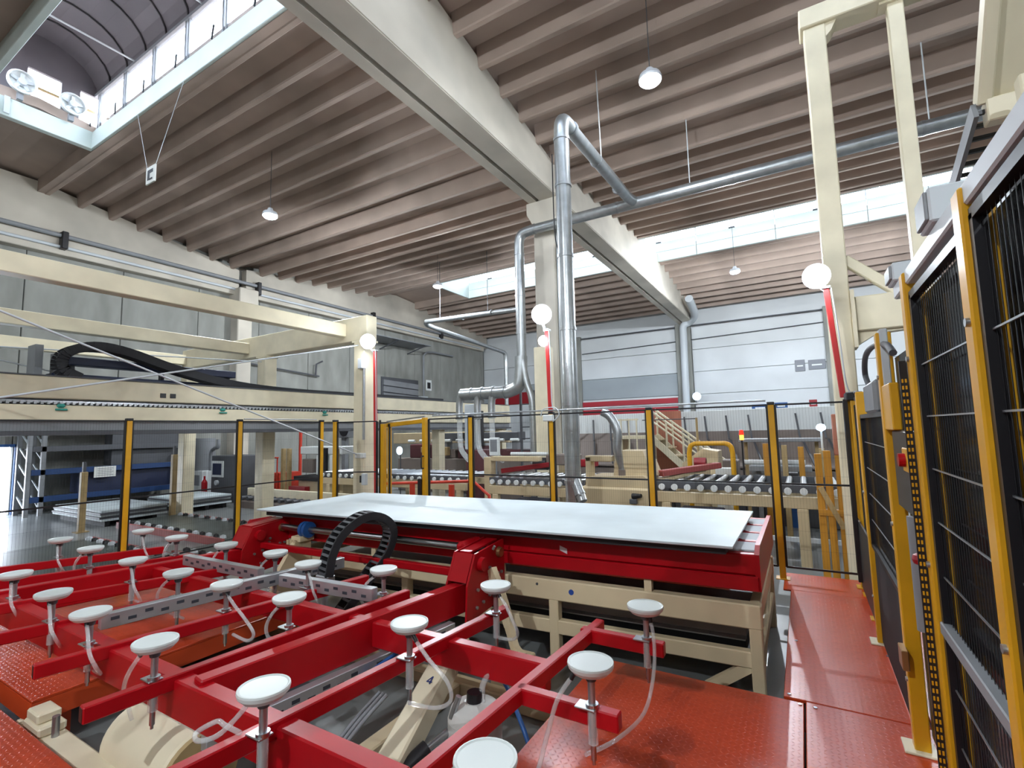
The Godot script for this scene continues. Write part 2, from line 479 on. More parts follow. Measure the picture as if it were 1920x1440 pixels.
# ---------------------------------------------------------------- skylight lanterns on the ridges
func lanterns() -> void:
	# ridge lantern above the table
	var s := struct_node("window_1")
	var y0 := rib_y(-4.95) - 0.02
	var yc := y0 + 0.46
	var yt := yc + 1.0
	for zz in [-4.95, -2.75]:
		part("curb", g().bb(-15.45, 21.9, y0, yc, zz - 0.06, zz + 0.06, 0.01), "skylight_curb", s)
		part("pane", g().bb(-15.4, 21.9, yc, yt, zz - 0.006, zz + 0.006), "pane", s)
		part("top_rail", g().bb(-15.4, 21.9, yt - 0.03, yt + 0.05, zz - 0.05, zz + 0.05), "grey_mid", s)
		var x := -15.2
		while x < 21.5:
			part("mullion", g().bb(x - 0.025, x + 0.025, yc, yt, zz - 0.03, zz + 0.03), "grey_mid", s)
			part("mullion", g().bb(x + 0.1, x + 0.14, yc, yt, zz - 0.03, zz + 0.03), "grey_mid", s)
			part("opener", g().bar(V(x - 0.35, yc + 0.03, zz + 0.05), V(x - 0.15, yc + 0.2, zz + 0.12), 0.03, 0.05), "grey_dark", s)
			x += 1.45
	# barrel vault of dark sheet with arched ribs
	var zc := -3.85
	var arc := []
	for k in 13:
		var a := PI * k / 12.0
		arc.append(Vector2(-zc + cos(a) * 1.16, yt + sin(a) * 0.95))
	var inner := []
	for k in range(12, -1, -1):
		var a := PI * k / 12.0
		inner.append(Vector2(-zc + cos(a) * 1.12, yt + sin(a) * 0.91))
	part("vault", g().prism(V(-15.45, 0, 0), V(0, 0, -1), V(0, 1, 0), arc + inner, 37.35), "vault", s)
	var x2 := -14.6
	while x2 < 21.0:
		var pts := []
		for k in 13:
			var a := PI * k / 12.0
			pts.append(V(x2, yt + sin(a) * 0.895, zc - cos(a) * 1.1))
		part("vault_rib", g().tube(pts, 0.022, 6), "vault_rib", s)
		x2 += 0.95
	for k in 6:
		part("tie_rod", g().cyl(V(-13.2 + 3.0 * k, yt + 0.05, -4.9), V(-13.2 + 3.0 * k, yt + 0.05, -2.8), 0.022, -1, 8), "grey_light", s)
	# end wall with two windows
	part("end_curb", g().bb(-15.55, -15.38, y0, yc, -4.95, -2.75, 0.01), "skylight_curb", s)
	part("end_curb", g().bb(-15.36, -15.33, y0 + 0.05, yc, -3.35, -3.25), "grey_light", s)
	part("end_wall", g().prism(V(-15.5, 0, 0), V(0, 0, -1), V(0, 1, 0), arc, 0.08), "vault", s)
	for w in [[-2.75, -3.62], [-4.25, -4.62]]:
		part("end_wall", g().bb(-15.5, -15.42, yc, yt, w[1], w[0]), "vault", s)
	for w in [[-3.62, -4.25], [-4.62, -4.95]]:
		part("pane", g().bb(-15.47, -15.46, yc, yt, w[1], w[0]), "pane", s)
		part("window_bar", g().bb(-15.48, -15.43, yc + 0.55, yc + 0.6, w[1], w[0]), "tan", s)
	# ridge lantern of the next bay
	var r := struct_node("window_2")
	var u0 := rib_y(-21.7) - 0.03
	var uc := u0 + 0.85
	for zz in [-21.7, -18.6]:
		for xx in range(-15, 22, 3):
			part("curb_panel", g().bb(xx - 0.4 + 0.01, xx + 2.6 - 0.01, u0, u0 + 0.42, zz - 0.06, zz + 0.06, 0.01), "skylight_curb", r)
			part("curb_panel", g().bb(xx - 0.4 + 0.01, xx + 2.6 - 0.01, u0 + 0.43, uc, zz - 0.06, zz + 0.06, 0.01), "skylight_curb", r)
		part("pane", g().bb(-15.4, 21.9, uc, uc + 0.9, zz - 0.006, zz + 0.006), "pane", r)
		for xx in range(-15, 22, 3):
			part("mullion", g().bb(xx - 0.43, xx - 0.38, uc, uc + 0.9, zz - 0.03, zz + 0.03), "grey_light", r)
			part("latch", g().bb(xx + 0.9, xx + 1.15, uc - 0.02, uc + 0.03, zz - 0.08, zz + 0.12), "grey_dark", r)
	var arc2 := []
	var inner2 := []
	for k in 13:
		var a := PI * k / 12.0
		arc2.append(Vector2(20.15 + cos(a) * 1.6, uc + 0.9 + sin(a) * 0.8))
	for k in range(12, -1, -1):
		var a := PI * k / 12.0
		inner2.append(Vector2(20.15 + cos(a) * 1.56, uc + 0.9 + sin(a) * 0.76))
	part("vault", g().prism(V(-15.45, 0, 0), V(0, 0, -1), V(0, 1, 0), arc2 + inner2, 37.35), "vault", r)
	part("end_wall", g().prism(V(-15.46, 0, 0), V(0, 0, -1), V(0, 1, 0), arc2 + [Vector2(18.55, u0), Vector2(21.75, u0)], 0.08), "skylight_curb", r)
	# two round ventilators in front of the lantern's end windows
	for f in [[-3.48, "round white ventilator fan left of the lantern's end window"], [-4.41, "round white ventilator fan right of the lantern's end window"]]:
		var t := thing("ventilator_fan", f[1], "fan", V(-15.2, yc, f[0]), "ventilators at the lantern end")
		var bas := Basis(V(0, 1, 0), V(1, 0, 0), V(0, 0, -1))
		part("housing", g().lathe(V(-15.25, 10.1, f[0]), [Vector2(0.0, 0), Vector2(0.2, 0.0), Vector2(0.26, 0.03), Vector2(0.27, 0.12), Vector2(0.235, 0.14), Vector2(0.225, 0.06), Vector2(0.12, 0.04), Vector2(0, 0.04)], 24, bas), "white_box", t)
		part("hub", g().lathe(V(-15.22, 10.1, f[0]), [Vector2(0.09, 0.02), Vector2(0.08, 0.12), Vector2(0, 0.13)], 16, bas), "grey_light", t)
		for k in 5:
			var a := TAU * k / 5.0
			part("blade", g().bar(V(-15.16, 10.1 + cos(a) * 0.07, f[0] + sin(a) * 0.07), V(-15.16, 10.1 + cos(a) * 0.2, f[0] + sin(a) * 0.2), 0.02, 0.07), "grey_light", t)
		part("bracket", g().bb(-15.3, -15.2, yc - 0.02, 9.86, f[0] - 0.05, f[0] + 0.05), "grey_mid", t)
	# escape-route sign hanging on two wires
	var t2 := thing("hanging_sign", "small white pictogram sign hanging on two thin wires from the lantern", "sign", V(-12.05, 7.36, -4.9))
	part("board", g().bb(-12.25, -11.85, 7.35, 7.74, -4.915, -4.885), "paper", t2)
	part("pictogram", g().bb(-12.17, -12.08, 7.43, 7.66, -4.883, -4.878).bb(-12.08, -11.93, 7.58, 7.66, -4.883, -4.878).bb(-12.08, -11.95, 7.42, 7.46, -4.883, -4.878), "grey_dark", t2)
	part("wire", g().cyl(V(-12.25, 7.74, -4.9), V(-12.85, 9.24, -4.9), 0.006, -1, 5), "grey_light", t2)
	part("wire", g().cyl(V(-11.85, 7.74, -4.9), V(-10.8, 9.24, -4.9), 0.006, -1, 5), "grey_light", t2)

# ---------------------------------------------------------------- lamps
func high_bay(x: float, z: float, label: String, e := 14.0) -> void:
	var y := 7.5
	var t := thing("high_bay_lamp", label, "lamp", V(x, y, z), "round high-bay ceiling lamps")
	part("housing", g().lathe(V(x, y, z), [Vector2(0.18, 0.0), Vector2(0.19, 0.03), Vector2(0.17, 0.09), Vector2(0.08, 0.12), Vector2(0.06, 0.2), Vector2(0, 0.2)], 20), "lamp_shell", t)
	part("lens", g().lathe(V(x, y, z), [Vector2(0, -0.075), Vector2(0.09, -0.07), Vector2(0.15, -0.05), Vector2(0.18, -0.02), Vector2(0.18, 0.0)], 20), "lamp", t)
	part("cord", g().cyl(V(x, y + 0.19, z), V(x, rib_y(z) + 0.36 if z > -18.0 else 11.57, z), 0.008, -1, 5), "grey_dark", t)
	light(V(x, y - 0.085, z), e, 0.06)

func flood(at: Vector3, r: float, look: Vector3, label: String, e: float) -> Node3D:
	var t := thing("flood_lamp", label, "lamp", at)
	var y := look.normalized()
	var x := Vector3.UP.cross(y).normalized()
	var bas := Basis(x, y, x.cross(y))
	part("reflector", g().lathe(at, [Vector2(0.0, -0.1), Vector2(r * 0.5, -0.09), Vector2(r * 0.95, -0.02), Vector2(r, 0.02), Vector2(r * 0.9, 0.02)], 24, bas), "lamp_shell", t)
	part("lens", g().lathe(at, [Vector2(0, 0.035), Vector2(r * 0.7, 0.03), Vector2(r * 0.94, 0.015)], 24, bas), "lamp", t)
	light(at + y * 0.12, e, r)
	return t

func lamps() -> void:
	high_bay(-1.8, -7.85, "bright round high-bay lamp hanging right of the double roof beam")
	high_bay(-11.7, -7.5, "round high-bay lamp hanging left of the double roof beam", 30.0)
	high_bay(-12.1, -14.9, "far high-bay lamp at the left end of the back skylight", 58.0)
	high_bay(-1.8, -19.85, "far high-bay lamp below the back skylight, left of the cream columns", 58.0)
	high_bay(4.0, -19.85, "far high-bay lamp below the back skylight, right of the cream columns", 58.0)
	high_bay(-3.0, 4.8, "high-bay lamp above and behind the camera", 55.0)
	high_bay(4.5, 4.8, "high-bay lamp behind the camera to the right", 45.0)
	high_bay(-11.7, 1.6, "high-bay lamp over the left part of the hall", 9.0)
	high_bay(8.5, -7.85, "high-bay lamp over the right part of the hall")
	var t := flood(V(-3.23, 3.42, -6.4), 0.15, V(0.45, -0.25, 1), "large flood lamp on top of the middle red pole", 1.6)
	part("stem", g().bar(V(-3.23, 3.3, -6.42), V(-3.17, 3.14, -6.4), 0.03, 0.03), "galva", t)
	t = flood(V(-3.24, 3.03, -6.47), 0.085, V(0.45, -0.2, 1), "small flood lamp clamped below the large lamp on the middle red pole", 0.7)
	part("stem", g().bar(V(-3.24, 3.03, -6.54), V(-3.14, 3.03, -6.44), 0.02, 0.02), "galva", t)
	t = flood(V(0.25, 3.36, -6.4), 0.14, V(-0.1, -0.25, 1), "flood lamp on the red pole beside the cream column", 1.6)
	part("stem", g().bar(V(0.26, 3.26, -6.42), V(0.32, 3.18, -6.4), 0.03, 0.03), "galva", t)
	t = flood(V(-7.24, 3.52, -6.75), 0.15, V(0.8, -0.25, 1), "flood lamp on the left red pole beside the cream gantry post", 1.6)
	part("stem", g().bar(V(-7.24, 3.4, -6.8), V(-7.12, 3.3, -6.8), 0.03, 0.03), "galva", t)
	# the red poles
	for p in [[V(-3.13, 1.96, -6.4), V(-3.15, 3.16, -6.4), "red square lamp pole in the middle of the back fence"], [V(0.4, 1.98, -6.4), V(0.33, 3.2, -6.4), "red square lamp pole at the right corner of the back fence"], [V(-7.05, FLOOR, -6.8), V(-7.1, 3.32, -6.8), "tall red square lamp pole beside the cream gantry post"]]:
		var q := thing("lamp_pole", p[2], "pole", p[0], "red lamp poles")
		part("tube", g().bar(p[0], p[1], 0.055, 0.055, 0.006), "pole_red", q)
		part("cap", g().box(p[1] + V(0, 0.01, 0), V(0.09, 0.03, 0.09), 0.005), "galva", q)
		part("cable", g().tube(bend([p[1] + V(0.045, 0, 0.03), p[0].lerp(p[1], 0.6) + V(0.05, 0, 0.03), p[0].lerp(p[1], 0.12) + V(0.045, 0, 0.04), p[0] + V(0.09, 0.02, 0.04)], 5), 0.008, 6), "grey_light", q)

# ---------------------------------------------------------------- walkway plates
func plate(called: String, x0: float, x1: float, z0: float, z1: float, p: Node) -> void:
	part(called, g().bb(x0, x1, -0.02, 0.0, z0, z1, 0.004), "plate", p)

func platform() -> void:
	var p := struct_node("floor_platform")
	plate("plate", -0.29, 0.5, -6.62, -5.97, p)
	plate("plate", -0.22, 0.5, -5.96, -3.655, p)
	plate("plate", -0.10, 0.9, -3.645, -2.0, p)
	plate("plate", -0.10, 0.9, -1.99, 0.6, p)
	plate("plate", -1.42, -0.11, -3.62, -1.2, p)
	plate("plate", -1.42, -0.11, -1.19, 0.6, p)
	plate("plate", 0.51, 0.95, -6.62, -3.66, p)
	plate("plate", -7.75, -4.5, -3.4, -1.3, p)
	plate("plate", -7.75, -2.75, -1.17, 0.8, p)
	for b in [[-1.42, -1.38, -3.62, 0.6], [-1.42, -0.11, -3.62, -3.58], [-0.22, -0.18, -5.96, -3.66], [-4.54, -4.5, -3.4, -1.3], [-7.75, -4.54, -1.36, -1.3], [-7.75, -2.8, -1.17, -1.13], [-2.8, -2.75, -1.17, 0.8]]:
		part("edge_beam", g().bb(b[0], b[1], -0.15, -0.02, b[2], b[3]), "plate_edge", p)
	for q in [[-1.3, -3.5], [-0.3, -3.5], [-1.3, -0.5], [-0.12, -5.7], [0.4, -5.0], [-4.62, -3.3], [-4.62, -1.5], [-7.7, -1.5], [-3.0, -1.0], [-7.5, -1.0], [0.3, -1.2], [0.6, -3.2]]:
		part("leg", g().bb(q[0] - 0.04, q[0] + 0.04, FLOOR, -0.02, q[1] - 0.04, q[1] + 0.04), "plate_edge", p)
	for q in [[-0.19, -3.69], [-0.13, -3.59], [-0.05, -3.59], [0.44, -3.7], [0.42, -4.6], [-0.16, -4.6]]:
		part("screw", g().cyl(V(q[0], -0.002, q[1]), V(q[0], 0.005, q[1]), 0.011, -1, 8), "steel", p)

# ---------------------------------------------------------------- panel table
func table() -> void:
	var pv := V(-0.35, 0, -4.1)
	# the table lies a little askew to the hall
	T = Transform3D(Basis(), pv + V(0, 0, -0.12)) * Transform3D(Basis(V(cos(deg_to_rad(3.4)), 0, -sin(deg_to_rad(3.4))), V(0, 1, 0), V(0, 0, 1)), Vector3.ZERO) * Transform3D(Basis(), -pv)
	var t := thing("panel_table", "long red topped panel table on a cream frame carrying the white board", "table", V(-2.9, FLOOR, -4.9))
	part("front_beam", g().bb(-5.62, -0.36, 0.565, 0.72, -4.2, -4.1, 0.01), "red", t)
	part("front_flange", g().bb(-5.62, -0.36, 0.45, 0.56, -4.2, -4.085, 0.008), "red", t)
	part("back_beam", g().bb(-5.62, -0.36, 0.45, 0.72, -5.8, -5.7, 0.01), "red", t)
	part("end_beam", g().prism(V(-0.385, 0, 0), V(0, 0, -1), V(0, 1, 0), [Vector2(4.1, 0.45), Vector2(5.8, 0.45), Vector2(5.8, 0.74), Vector2(5.68, 0.77), Vector2(4.22, 0.77), Vector2(4.1, 0.72)], 0.035), "red", t)
	part("end_beam", g().bb(-5.7, -5.6, 0.45, 0.72, -5.8, -4.1, 0.01), "red", t)
	for k in 4:
		var z := -4.34 - 0.38 * k
		part("support_strip", g().bb(-5.55, -0.387, 0.64, 0.735, z - 0.15, z + 0.15, 0.006), "pad_grey", t)
		if k < 3:
			part("divider", g().bb(-1.6, -0.387, 0.64, 0.738, z - 0.225, z - 0.155, 0.006), "red", t)
			part("divider_plate", g().prism(V(-0.92, 0.0, z - 0.19), V(1, 0, 0), V(0, 1, 0), [Vector2(0, 0.70), Vector2(0.5, 0.70), Vector2(0.5, 0.72), Vector2(0.36, 0.76), Vector2(0.28, 0.745), Vector2(0.16, 0.768), Vector2(0, 0.76)], 0.012), "red_dark", t)
	part("maker_sticker", g().prism(V(-1.95, 0.62, -4.099), V(1, 0, 0), V(0, 1, 0), [Vector2(-0.02, 0.04), Vector2(0.05, 0.015), Vector2(0.05, -0.03), Vector2(-0.02, -0.002)], 0.002), "board_edge", t)
	# cream frame
	for z in [-4.14, -5.72]:
		part("frame_beam", g().bb(-5.5, -0.36, 0.17, 0.35, z - 0.05, z + 0.05, 0.01), "cream_warm", t)
		part("lower_beam", g().bb(-5.5, -0.4, -0.12, 0.0, z - 0.04, z + 0.04, 0.008), "cream_warm", t)
		for x in [-0.41, -2.05, -3.75, -5.45]:
			part("leg", g().bb(x - 0.045, x + 0.045, FLOOR, 0.18, z - 0.045, z + 0.045, 0.008), "cream_warm", t)
		part("brace", g().bar(V(-0.45, -0.1, z), V(-0.78, FLOOR + 0.02, z), 0.06, 0.08), "cream_warm", t)
		for x in [-1.2, -2.6, -4.2]:
			part("upright", g().bb(x - 0.03, x + 0.03, 0.35, 0.45, z - 0.03, z + 0.03), "cream_warm", t)
	for x in [-0.41, -5.45]:
		part("end_rail", g().bb(x - 0.04, x + 0.04, 0.2, 0.34, -5.7, -4.15, 0.01), "cream_warm", t)
		part("end_rail", g().bb(x - 0.04, x + 0.04, -0.1, 0.0, -5.7, -4.15, 0.01), "cream_warm", t)
		part("brace", g().bar(V(x, 0.18, -5.65), V(x, -0.3, -4.2), 0.05, 0.06), "cream_warm", t)
	part("round_sticker", g().cyl(V(-1.87, 0.265, -4.09), V(-1.87, 0.265, -4.086), 0.024, -1, 16), "sticker_blue", t)
	part("bolt", g().cyl(V(-2.2, 0.3, -4.09), V(-2.2, 0.3, -4.083), 0.012, -1, 8), "grey_dark", t)
	part("bolt", g().cyl(V(-4.3, 0.28, -4.09), V(-4.3, 0.28, -4.083), 0.02, -1, 10), "grey_dark", t)
	# dark belt troughs under the table
	part("belt_trough", g().bb(-5.4, -0.5, 0.02, 0.13, -5.5, -4.35), "grey_mid", t)
	part("trough_side", g().bb(-5.4, -0.5, 0.0, 0.12, -4.35, -4.33), "brown_grey", t)
	part("trough_edge", g().bb(-5.4, -0.5, 0.12, 0.135, -4.36, -4.27), "steel", t)
	part("trough_edge", g().bb(-5.4, -0.5, 0.02, 0.03, -4.36, -4.25), "steel", t)
	part("belt", g().bb(-5.4, -0.52, -0.14, 0.0, -5.3, -4.45), "rubber", t)
	part("trough_edge", g().bb(-5.4, -0.5, -0.165, -0.145, -4.42, -4.36), "galva", t)
	for k in 3:
		part("inner_panel", g().bb(-2.2 + 0.5 * k, -1.85 + 0.5 * k, 0.16, 0.44, -5.25, -5.2), "plate_edge", t)
	part("tray", g().bb(-2.6, -0.6, 0.38, 0.42, -5.6, -4.3), "plate_edge", t)
	# the white board and the dark sheet below it
	T = Transform3D(Basis(), V(0, 0, 0.12)) * T
	solo("underlay_sheet", "dark underlay sheet showing as a thin line below the white board", "sheet", g().bb(-5.75, -0.56, 0.745, 0.8, -5.65, -4.05), "rubber")
	var bo := thing("white_board", "large smooth white board lying flat on the red table", "board", V(-3.0, 0.8, -4.8))
	part("face", g().bb(-5.85, -0.5, 0.804, 0.82, -5.7, -3.99, 0.002), "board", bo)
	part("edge_band", g().bb(-5.845, -0.505, 0.8, 0.806, -5.695, -3.995), "board_edge", bo)
	T = Transform3D()

# ---------------------------------------------------------------- vacuum turning frame
func gripper() -> void:
	var t := thing("vacuum_turning_frame", "red grid frame with rows of white suction pads in the foreground", "lifting frame", V(-2.7, 0.0, -3.7))
	var y := 0.42
	# long bars towards the table: [x near, z near, x far, z far]
	for b in [[-1.40, -0.75, -1.27, -3.26], [-2.24, -0.75, -1.98, -3.2], [-3.10, -1.08, -2.90, -3.15], [-3.92, -1.13, -3.53, -3.3], [-4.79, -1.18, -4.24, -3.15], [-5.66, -1.3, -5.0, -2.95], [-6.66, -1.4, -5.98, -3.0], [-7.4, -1.5, -6.70, -3.05]]:
		var p := part("long_bar", g().bar(V(b[0], y - 0.04, b[1]), V(b[2], y - 0.04, b[3]), 0.06, 0.08, 0.006), "red", t)
		var d := (V(b[2], 0, b[3]) - V(b[0], 0, b[1])).normalized() * 0.002
		part("end_mouth", g().bar(V(b[0], y - 0.04, b[1]) - d, V(b[0], y - 0.04, b[1]) + d, 0.046, 0.066), "black", p)
	part("main_beam", g().bar(V(-2.88, 0.3, -1.5), V(-2.60, 0.3, -3.62), 0.1, 0.24, 0.008), "red", t)
	part("main_beam", g().bar(V(-6.12, 0.3, -1.5), V(-5.66, 0.3, -3.6), 0.1, 0.24, 0.008), "red", t)
	part("cross_beam", g().bb(-6.6, -1.42, 0.19, 0.395, -1.56, -1.46, 0.008), "red", t)
	part("cross_beam", g().bb(-6.2, -1.34, 0.22, 0.39, -2.64, -2.56, 0.008), "red", t)
	for z in [-1.43, -2.25, -3.08]:
		part("side_stub", g().bb(-1.33, -0.80, y - 0.08, y, z - 0.03, z + 0.03, 0.006), "red", t)
	# aluminium cable trays
	for q in [[V(-4.32, 0.44, -1.58), V(-4.04, 0.44, -3.45)], [V(-5.66, 0.44, -2.79), V(-4.4, 0.44, -2.82)], [V(-4.06, 0.44, -2.8), V(-3.0, 0.44, -2.88)], [V(-2.80, 0.12, -1.5), V(-2.56, 0.12, -3.3)]]:
		var p0: Vector3 = q[0]; var p1: Vector3 = q[1]
		var tr := part("cable_tray", g().bar(p0, p1, 0.07, 0.1, 0.004), "alu", t)
		var side := (p1 - p0).cross(Vector3.UP).normalized()
		for k in int(p0.distance_to(p1) / 0.1):
			var c := p0 + (p1 - p0).normalized() * (0.08 + 0.1 * k)
			for sg in [-1.0, 1.0]:
				part("slot", g().bar(c + side * sg * 0.0345 - (p1 - p0).normalized() * 0.025 + V(0, -0.012 if k % 2 else 0.012, 0), c + side * sg * 0.0345 + (p1 - p0).normalized() * 0.025 + V(0, -0.012 if k % 2 else 0.012, 0), 0.004, 0.022), "slot", tr)
	# pivot brackets: pairs of plates with housings
	for br in [[-2.71, -2.5, 0.05], [-5.82, -5.56, 0.14]]:
		var dz: float = br[2]
		var poly := [Vector2(3.44, 0.12), Vector2(3.95, 0.17), Vector2(4.05, 0.3), Vector2(4.04, 0.70), Vector2(3.58, 0.66), Vector2(3.46, 0.42)]
		for i in poly.size(): poly[i].x -= dz
		for x in [br[0], br[1]]:
			part("bracket_plate", g().prism(V(x, 0, 0), V(0, 0, -1), V(0, 1, 0), poly, 0.018), "red", t)
		part("bracket_front", g().bar(V((br[0] + br[1]) * 0.5, 0.44, -3.48 + dz), V((br[0] + br[1]) * 0.5, 0.655, -3.59 + dz), br[1] - br[0] - 0.02, 0.015), "red", t)
		part("bracket_top", g().bar(V((br[0] + br[1]) * 0.5, 0.66, -3.6 + dz), V((br[0] + br[1]) * 0.5, 0.69, -4.03 + dz), br[1] - br[0] - 0.1, 0.015), "red", t)
		part("bearing_housing", g().bb(br[0] - 0.1, br[0] - 0.005, 0.48, 0.70, -4.05 + dz, -3.72 + dz, 0.03), "red", t)
		part("hub_cap", g().cyl(V(br[1] + 0.017, 0.6, -3.95 + dz), V(br[1] + 0.05, 0.6, -3.95 + dz), 0.05, 0.04, 16), "brass", t)
		part("boss", g().cyl(V(br[1] + 0.016, 0.56, -3.66 + dz), V(br[1] + 0.06, 0.56, -3.66 + dz), 0.06, 0.055, 18), "red", t)
		for q in [[0.22, -3.58], [0.24, -3.68], [0.27, -3.78], [0.36, -3.6], [0.38, -3.7], [0.42, -3.92], [0.42, -3.98], [0.46, -3.78], [0.5, -3.79]]:
			part("bolt", g().cyl(V(br[1] + 0.017, q[0], q[1] + dz), V(br[1] + 0.035, q[0], q[1] + dz), 0.014, -1, 8), "galva", t)
	part("pivot_shaft", g().cyl(V(-5.75, 0.61, -3.8), V(-2.6, 0.61, -3.89), 0.036, -1, 16), "steel", t)
	part("tie_bar", g().bar(V(-5.7, 0.44, -3.56), V(-2.72, 0.44, -3.67), 0.06, 0.07, 0.008), "red", t)
	part("grease_cup", g().cyl(V(-2.44, 0.66, -3.74), V(-2.42, 0.69, -3.74), 0.012, -1, 8), "galva", t)
	# energy chain arching over the pivot
	var cu := V(0.25, 0, -0.968)
	var cw := V(0.968, 0, 0.25)
	var path := []
	for q in bend([V(0, 0.42, 0), V(0.04, 0.62, 0), V(0.15, 0.79, 0), V(0.36, 0.9, 0), V(0.55, 0.87, 0), V(0.67, 0.74, 0), V(0.62, 0.54, 0), V(0.44, 0.34, 0), V(0.2, 0.1, 0), V(0.02, -0.1, 0)], 4):
		path.append(V(-3.86, 0, -3.1) + cu * q.x + V(0, q.y, 0))
	var ch := part("energy_chain", g().tube([path[0], path[0] + V(0, -0.02, 0)], 0.02, 6), "rubber", t)
	for k in path.size() - 1:
		var a: Vector3 = path[k]
		var b: Vector3 = path[k + 1]
		var bas := Basis(cw, (b - a).normalized(), cw.cross(b - a).normalized())
		for sg in [-1.0, 1.0]:
			part("chain_link", g().box((a + b) * 0.5 + cw * 0.075 * sg, V(0.018, a.distance_to(b) * 1.15, 0.08), 0.004, bas), "rubber", ch)
			part("chain_rung", g().box((a + b) * 0.5 + bas.z * 0.034 * sg, V(0.14, 0.022, 0.01), 0.0, bas), "grey_dark", ch)
	part("chain_end", g().bb(-3.94, -3.78, 0.28, 0.43, -3.15, -3.05, 0.01), "galva", t)
	part("conduit", g().tube(bend([V(-3.86, 0.3, -3.1), V(-3.87, 0.2, -3.1), V(-3.9, 0.05, -3.1), V(-3.95, -0.15, -3.08)], 5), 0.03, 10), "grey_light", t)
	# suction pads
	var pads := [[-2.08, -1.36, -1], [-0.978, -1.43, 1], [-0.923, -2.225, -1], [-2.014, -2.2, 1], [-0.90, -3.06, 1], [-1.94, -3.0, 1], [-3.067, -1.375, -1], [-3.955, -1.40, 1], [-4.704, -1.44, 1], [-5.683, -1.49, 1], [-3.054, -2.165, -1], [-3.758, -2.14, 1], [-4.45, -2.14, -1], [-5.289, -2.16, 1], [-2.975, -2.95, -1], [-3.694, -2.79, 1], [-4.325, -2.91, -1], [-5.125, -2.9, -1], [-6.036, -2.87, -1], [-6.859, -2.89, 1], [-6.279, -2.19, -1], [-7.187, -2.23, 1]]
	var rng := RandomNumberGenerator.new()
	rng.seed = 11
	var first: Node3D = null
	for k in pads.size():
		var x: float = pads[k][0]
		var z: float = pads[k][1]
		var sx: float = pads[k][2]
		var pad := part("suction_pad", g().lathe(V(x, 0, z), [Vector2(0, 0.578), Vector2(0.06, 0.58), Vector2(0.085, 0.586), Vector2(0.104, 0.606), Vector2(0.108, 0.622), Vector2(0.106, 0.63), Vector2(0.1, 0.631), Vector2(0.094, 0.627), Vector2(0, 0.625)], 28), "white_pad", t)
		part("stem", g().cyl(V(x, 0.3, z), V(x, 0.58, z), 0.017, -1, 12), "galva", pad)
		part("socket", g().cyl(V(x, 0.545, z), V(x, 0.58, z), 0.024, 0.03, 12), "grey_dark", pad)
		part("clamp", g().bb(x - 0.075, x + 0.025, 0.421, 0.431, z - 0.035, z + 0.035, 0.003).cyl(V(x, 0.425, z), V(x, 0.445, z), 0.03, -1, 12), "steel", pad)
		part("guide_sleeve", g().cyl(V(x, 0.27, z), V(x, 0.425, z), 0.023, -1, 12), "clear", pad)
		part("spring_tip", g().cyl(V(x, 0.2, z), V(x, 0.3, z), 0.013, -1, 10).cyl(V(x, 0.18, z), V(x, 0.2, z), 0.008, -1, 8), "steel", pad)
		var w := rng.randf_range(0.8, 1.2)
		var pts := [V(x + sx * 0.045, 0.572, z + 0.035), V(x + sx * 0.11 * w, 0.52, z + 0.05), V(x + sx * 0.17 * w, 0.43, z + 0.06), V(x + sx * 0.19 * w, 0.34, z + 0.03), V(x + sx * 0.12 * w, 0.27, z - 0.02), V(x - sx * 0.02, 0.25, z - 0.04)]
		if k == 0: pts = [V(x - 0.05, 0.57, z + 0.03), V(x - 0.1, 0.5, z + 0.06), V(x - 0.17, 0.43, z + 0.1), V(x - 0.26, 0.4, z + 0.13), V(x - 0.33, 0.4, z + 0.1), V(x - 0.3, 0.42, z + 0.03), V(x - 0.2, 0.44, z + 0.05), V(x - 0.1, 0.43, z + 0.04)]
		if k == 2: pts = [V(x - 0.07, 0.57, z + 0.02), V(x - 0.14, 0.46, z + 0.07), V(x - 0.18, 0.3, z + 0.12), V(x - 0.22, 0.14, z + 0.17), V(x - 0.3, 0.04, z + 0.2)]
		if k == 4: pts = [V(x + 0.03, 0.57, z + 0.02), V(x + 0.055, 0.45, z + 0.04), V(x + 0.06, 0.28, z + 0.1), V(x + 0.03, 0.12, z + 0.22), V(x - 0.05, 0.08, z + 0.45), V(x - 0.12, 0.12, z + 0.7)]
		if k == 3: pts = [V(x + 0.05, 0.57, z + 0.03), V(x + 0.16, 0.46, z + 0.02), V(x + 0.27, 0.36, z), V(x + 0.29, 0.27, z), V(x + 0.2, 0.22, z + 0.02), V(x + 0.03, 0.22, z + 0.05)]
		if k == 6: pts = [V(x - 0.06, 0.57, z + 0.03), V(x - 0.15, 0.46, z + 0.05), V(x - 0.26, 0.34, z + 0.03), V(x - 0.34, 0.23, z - 0.02), V(x - 0.32, 0.12, z - 0.04)]
		if k == 11: pts = [V(x + 0.05, 0.57, z + 0.03), V(x + 0.16, 0.5, z + 0.03), V(x + 0.28, 0.42, z + 0.02), V(x + 0.35, 0.33, z), V(x + 0.28, 0.27, z), V(x + 0.1, 0.28, z)]
		part("hose", g().tube(bend(pts, 5), 0.011, 8), "clear", pad)
		part("hose_nozzle", g().cyl(pts[0] + V(0, 0.01, 0), pts[0].lerp(pts[1], 0.25), 0.012, -1, 8), "black", pad)

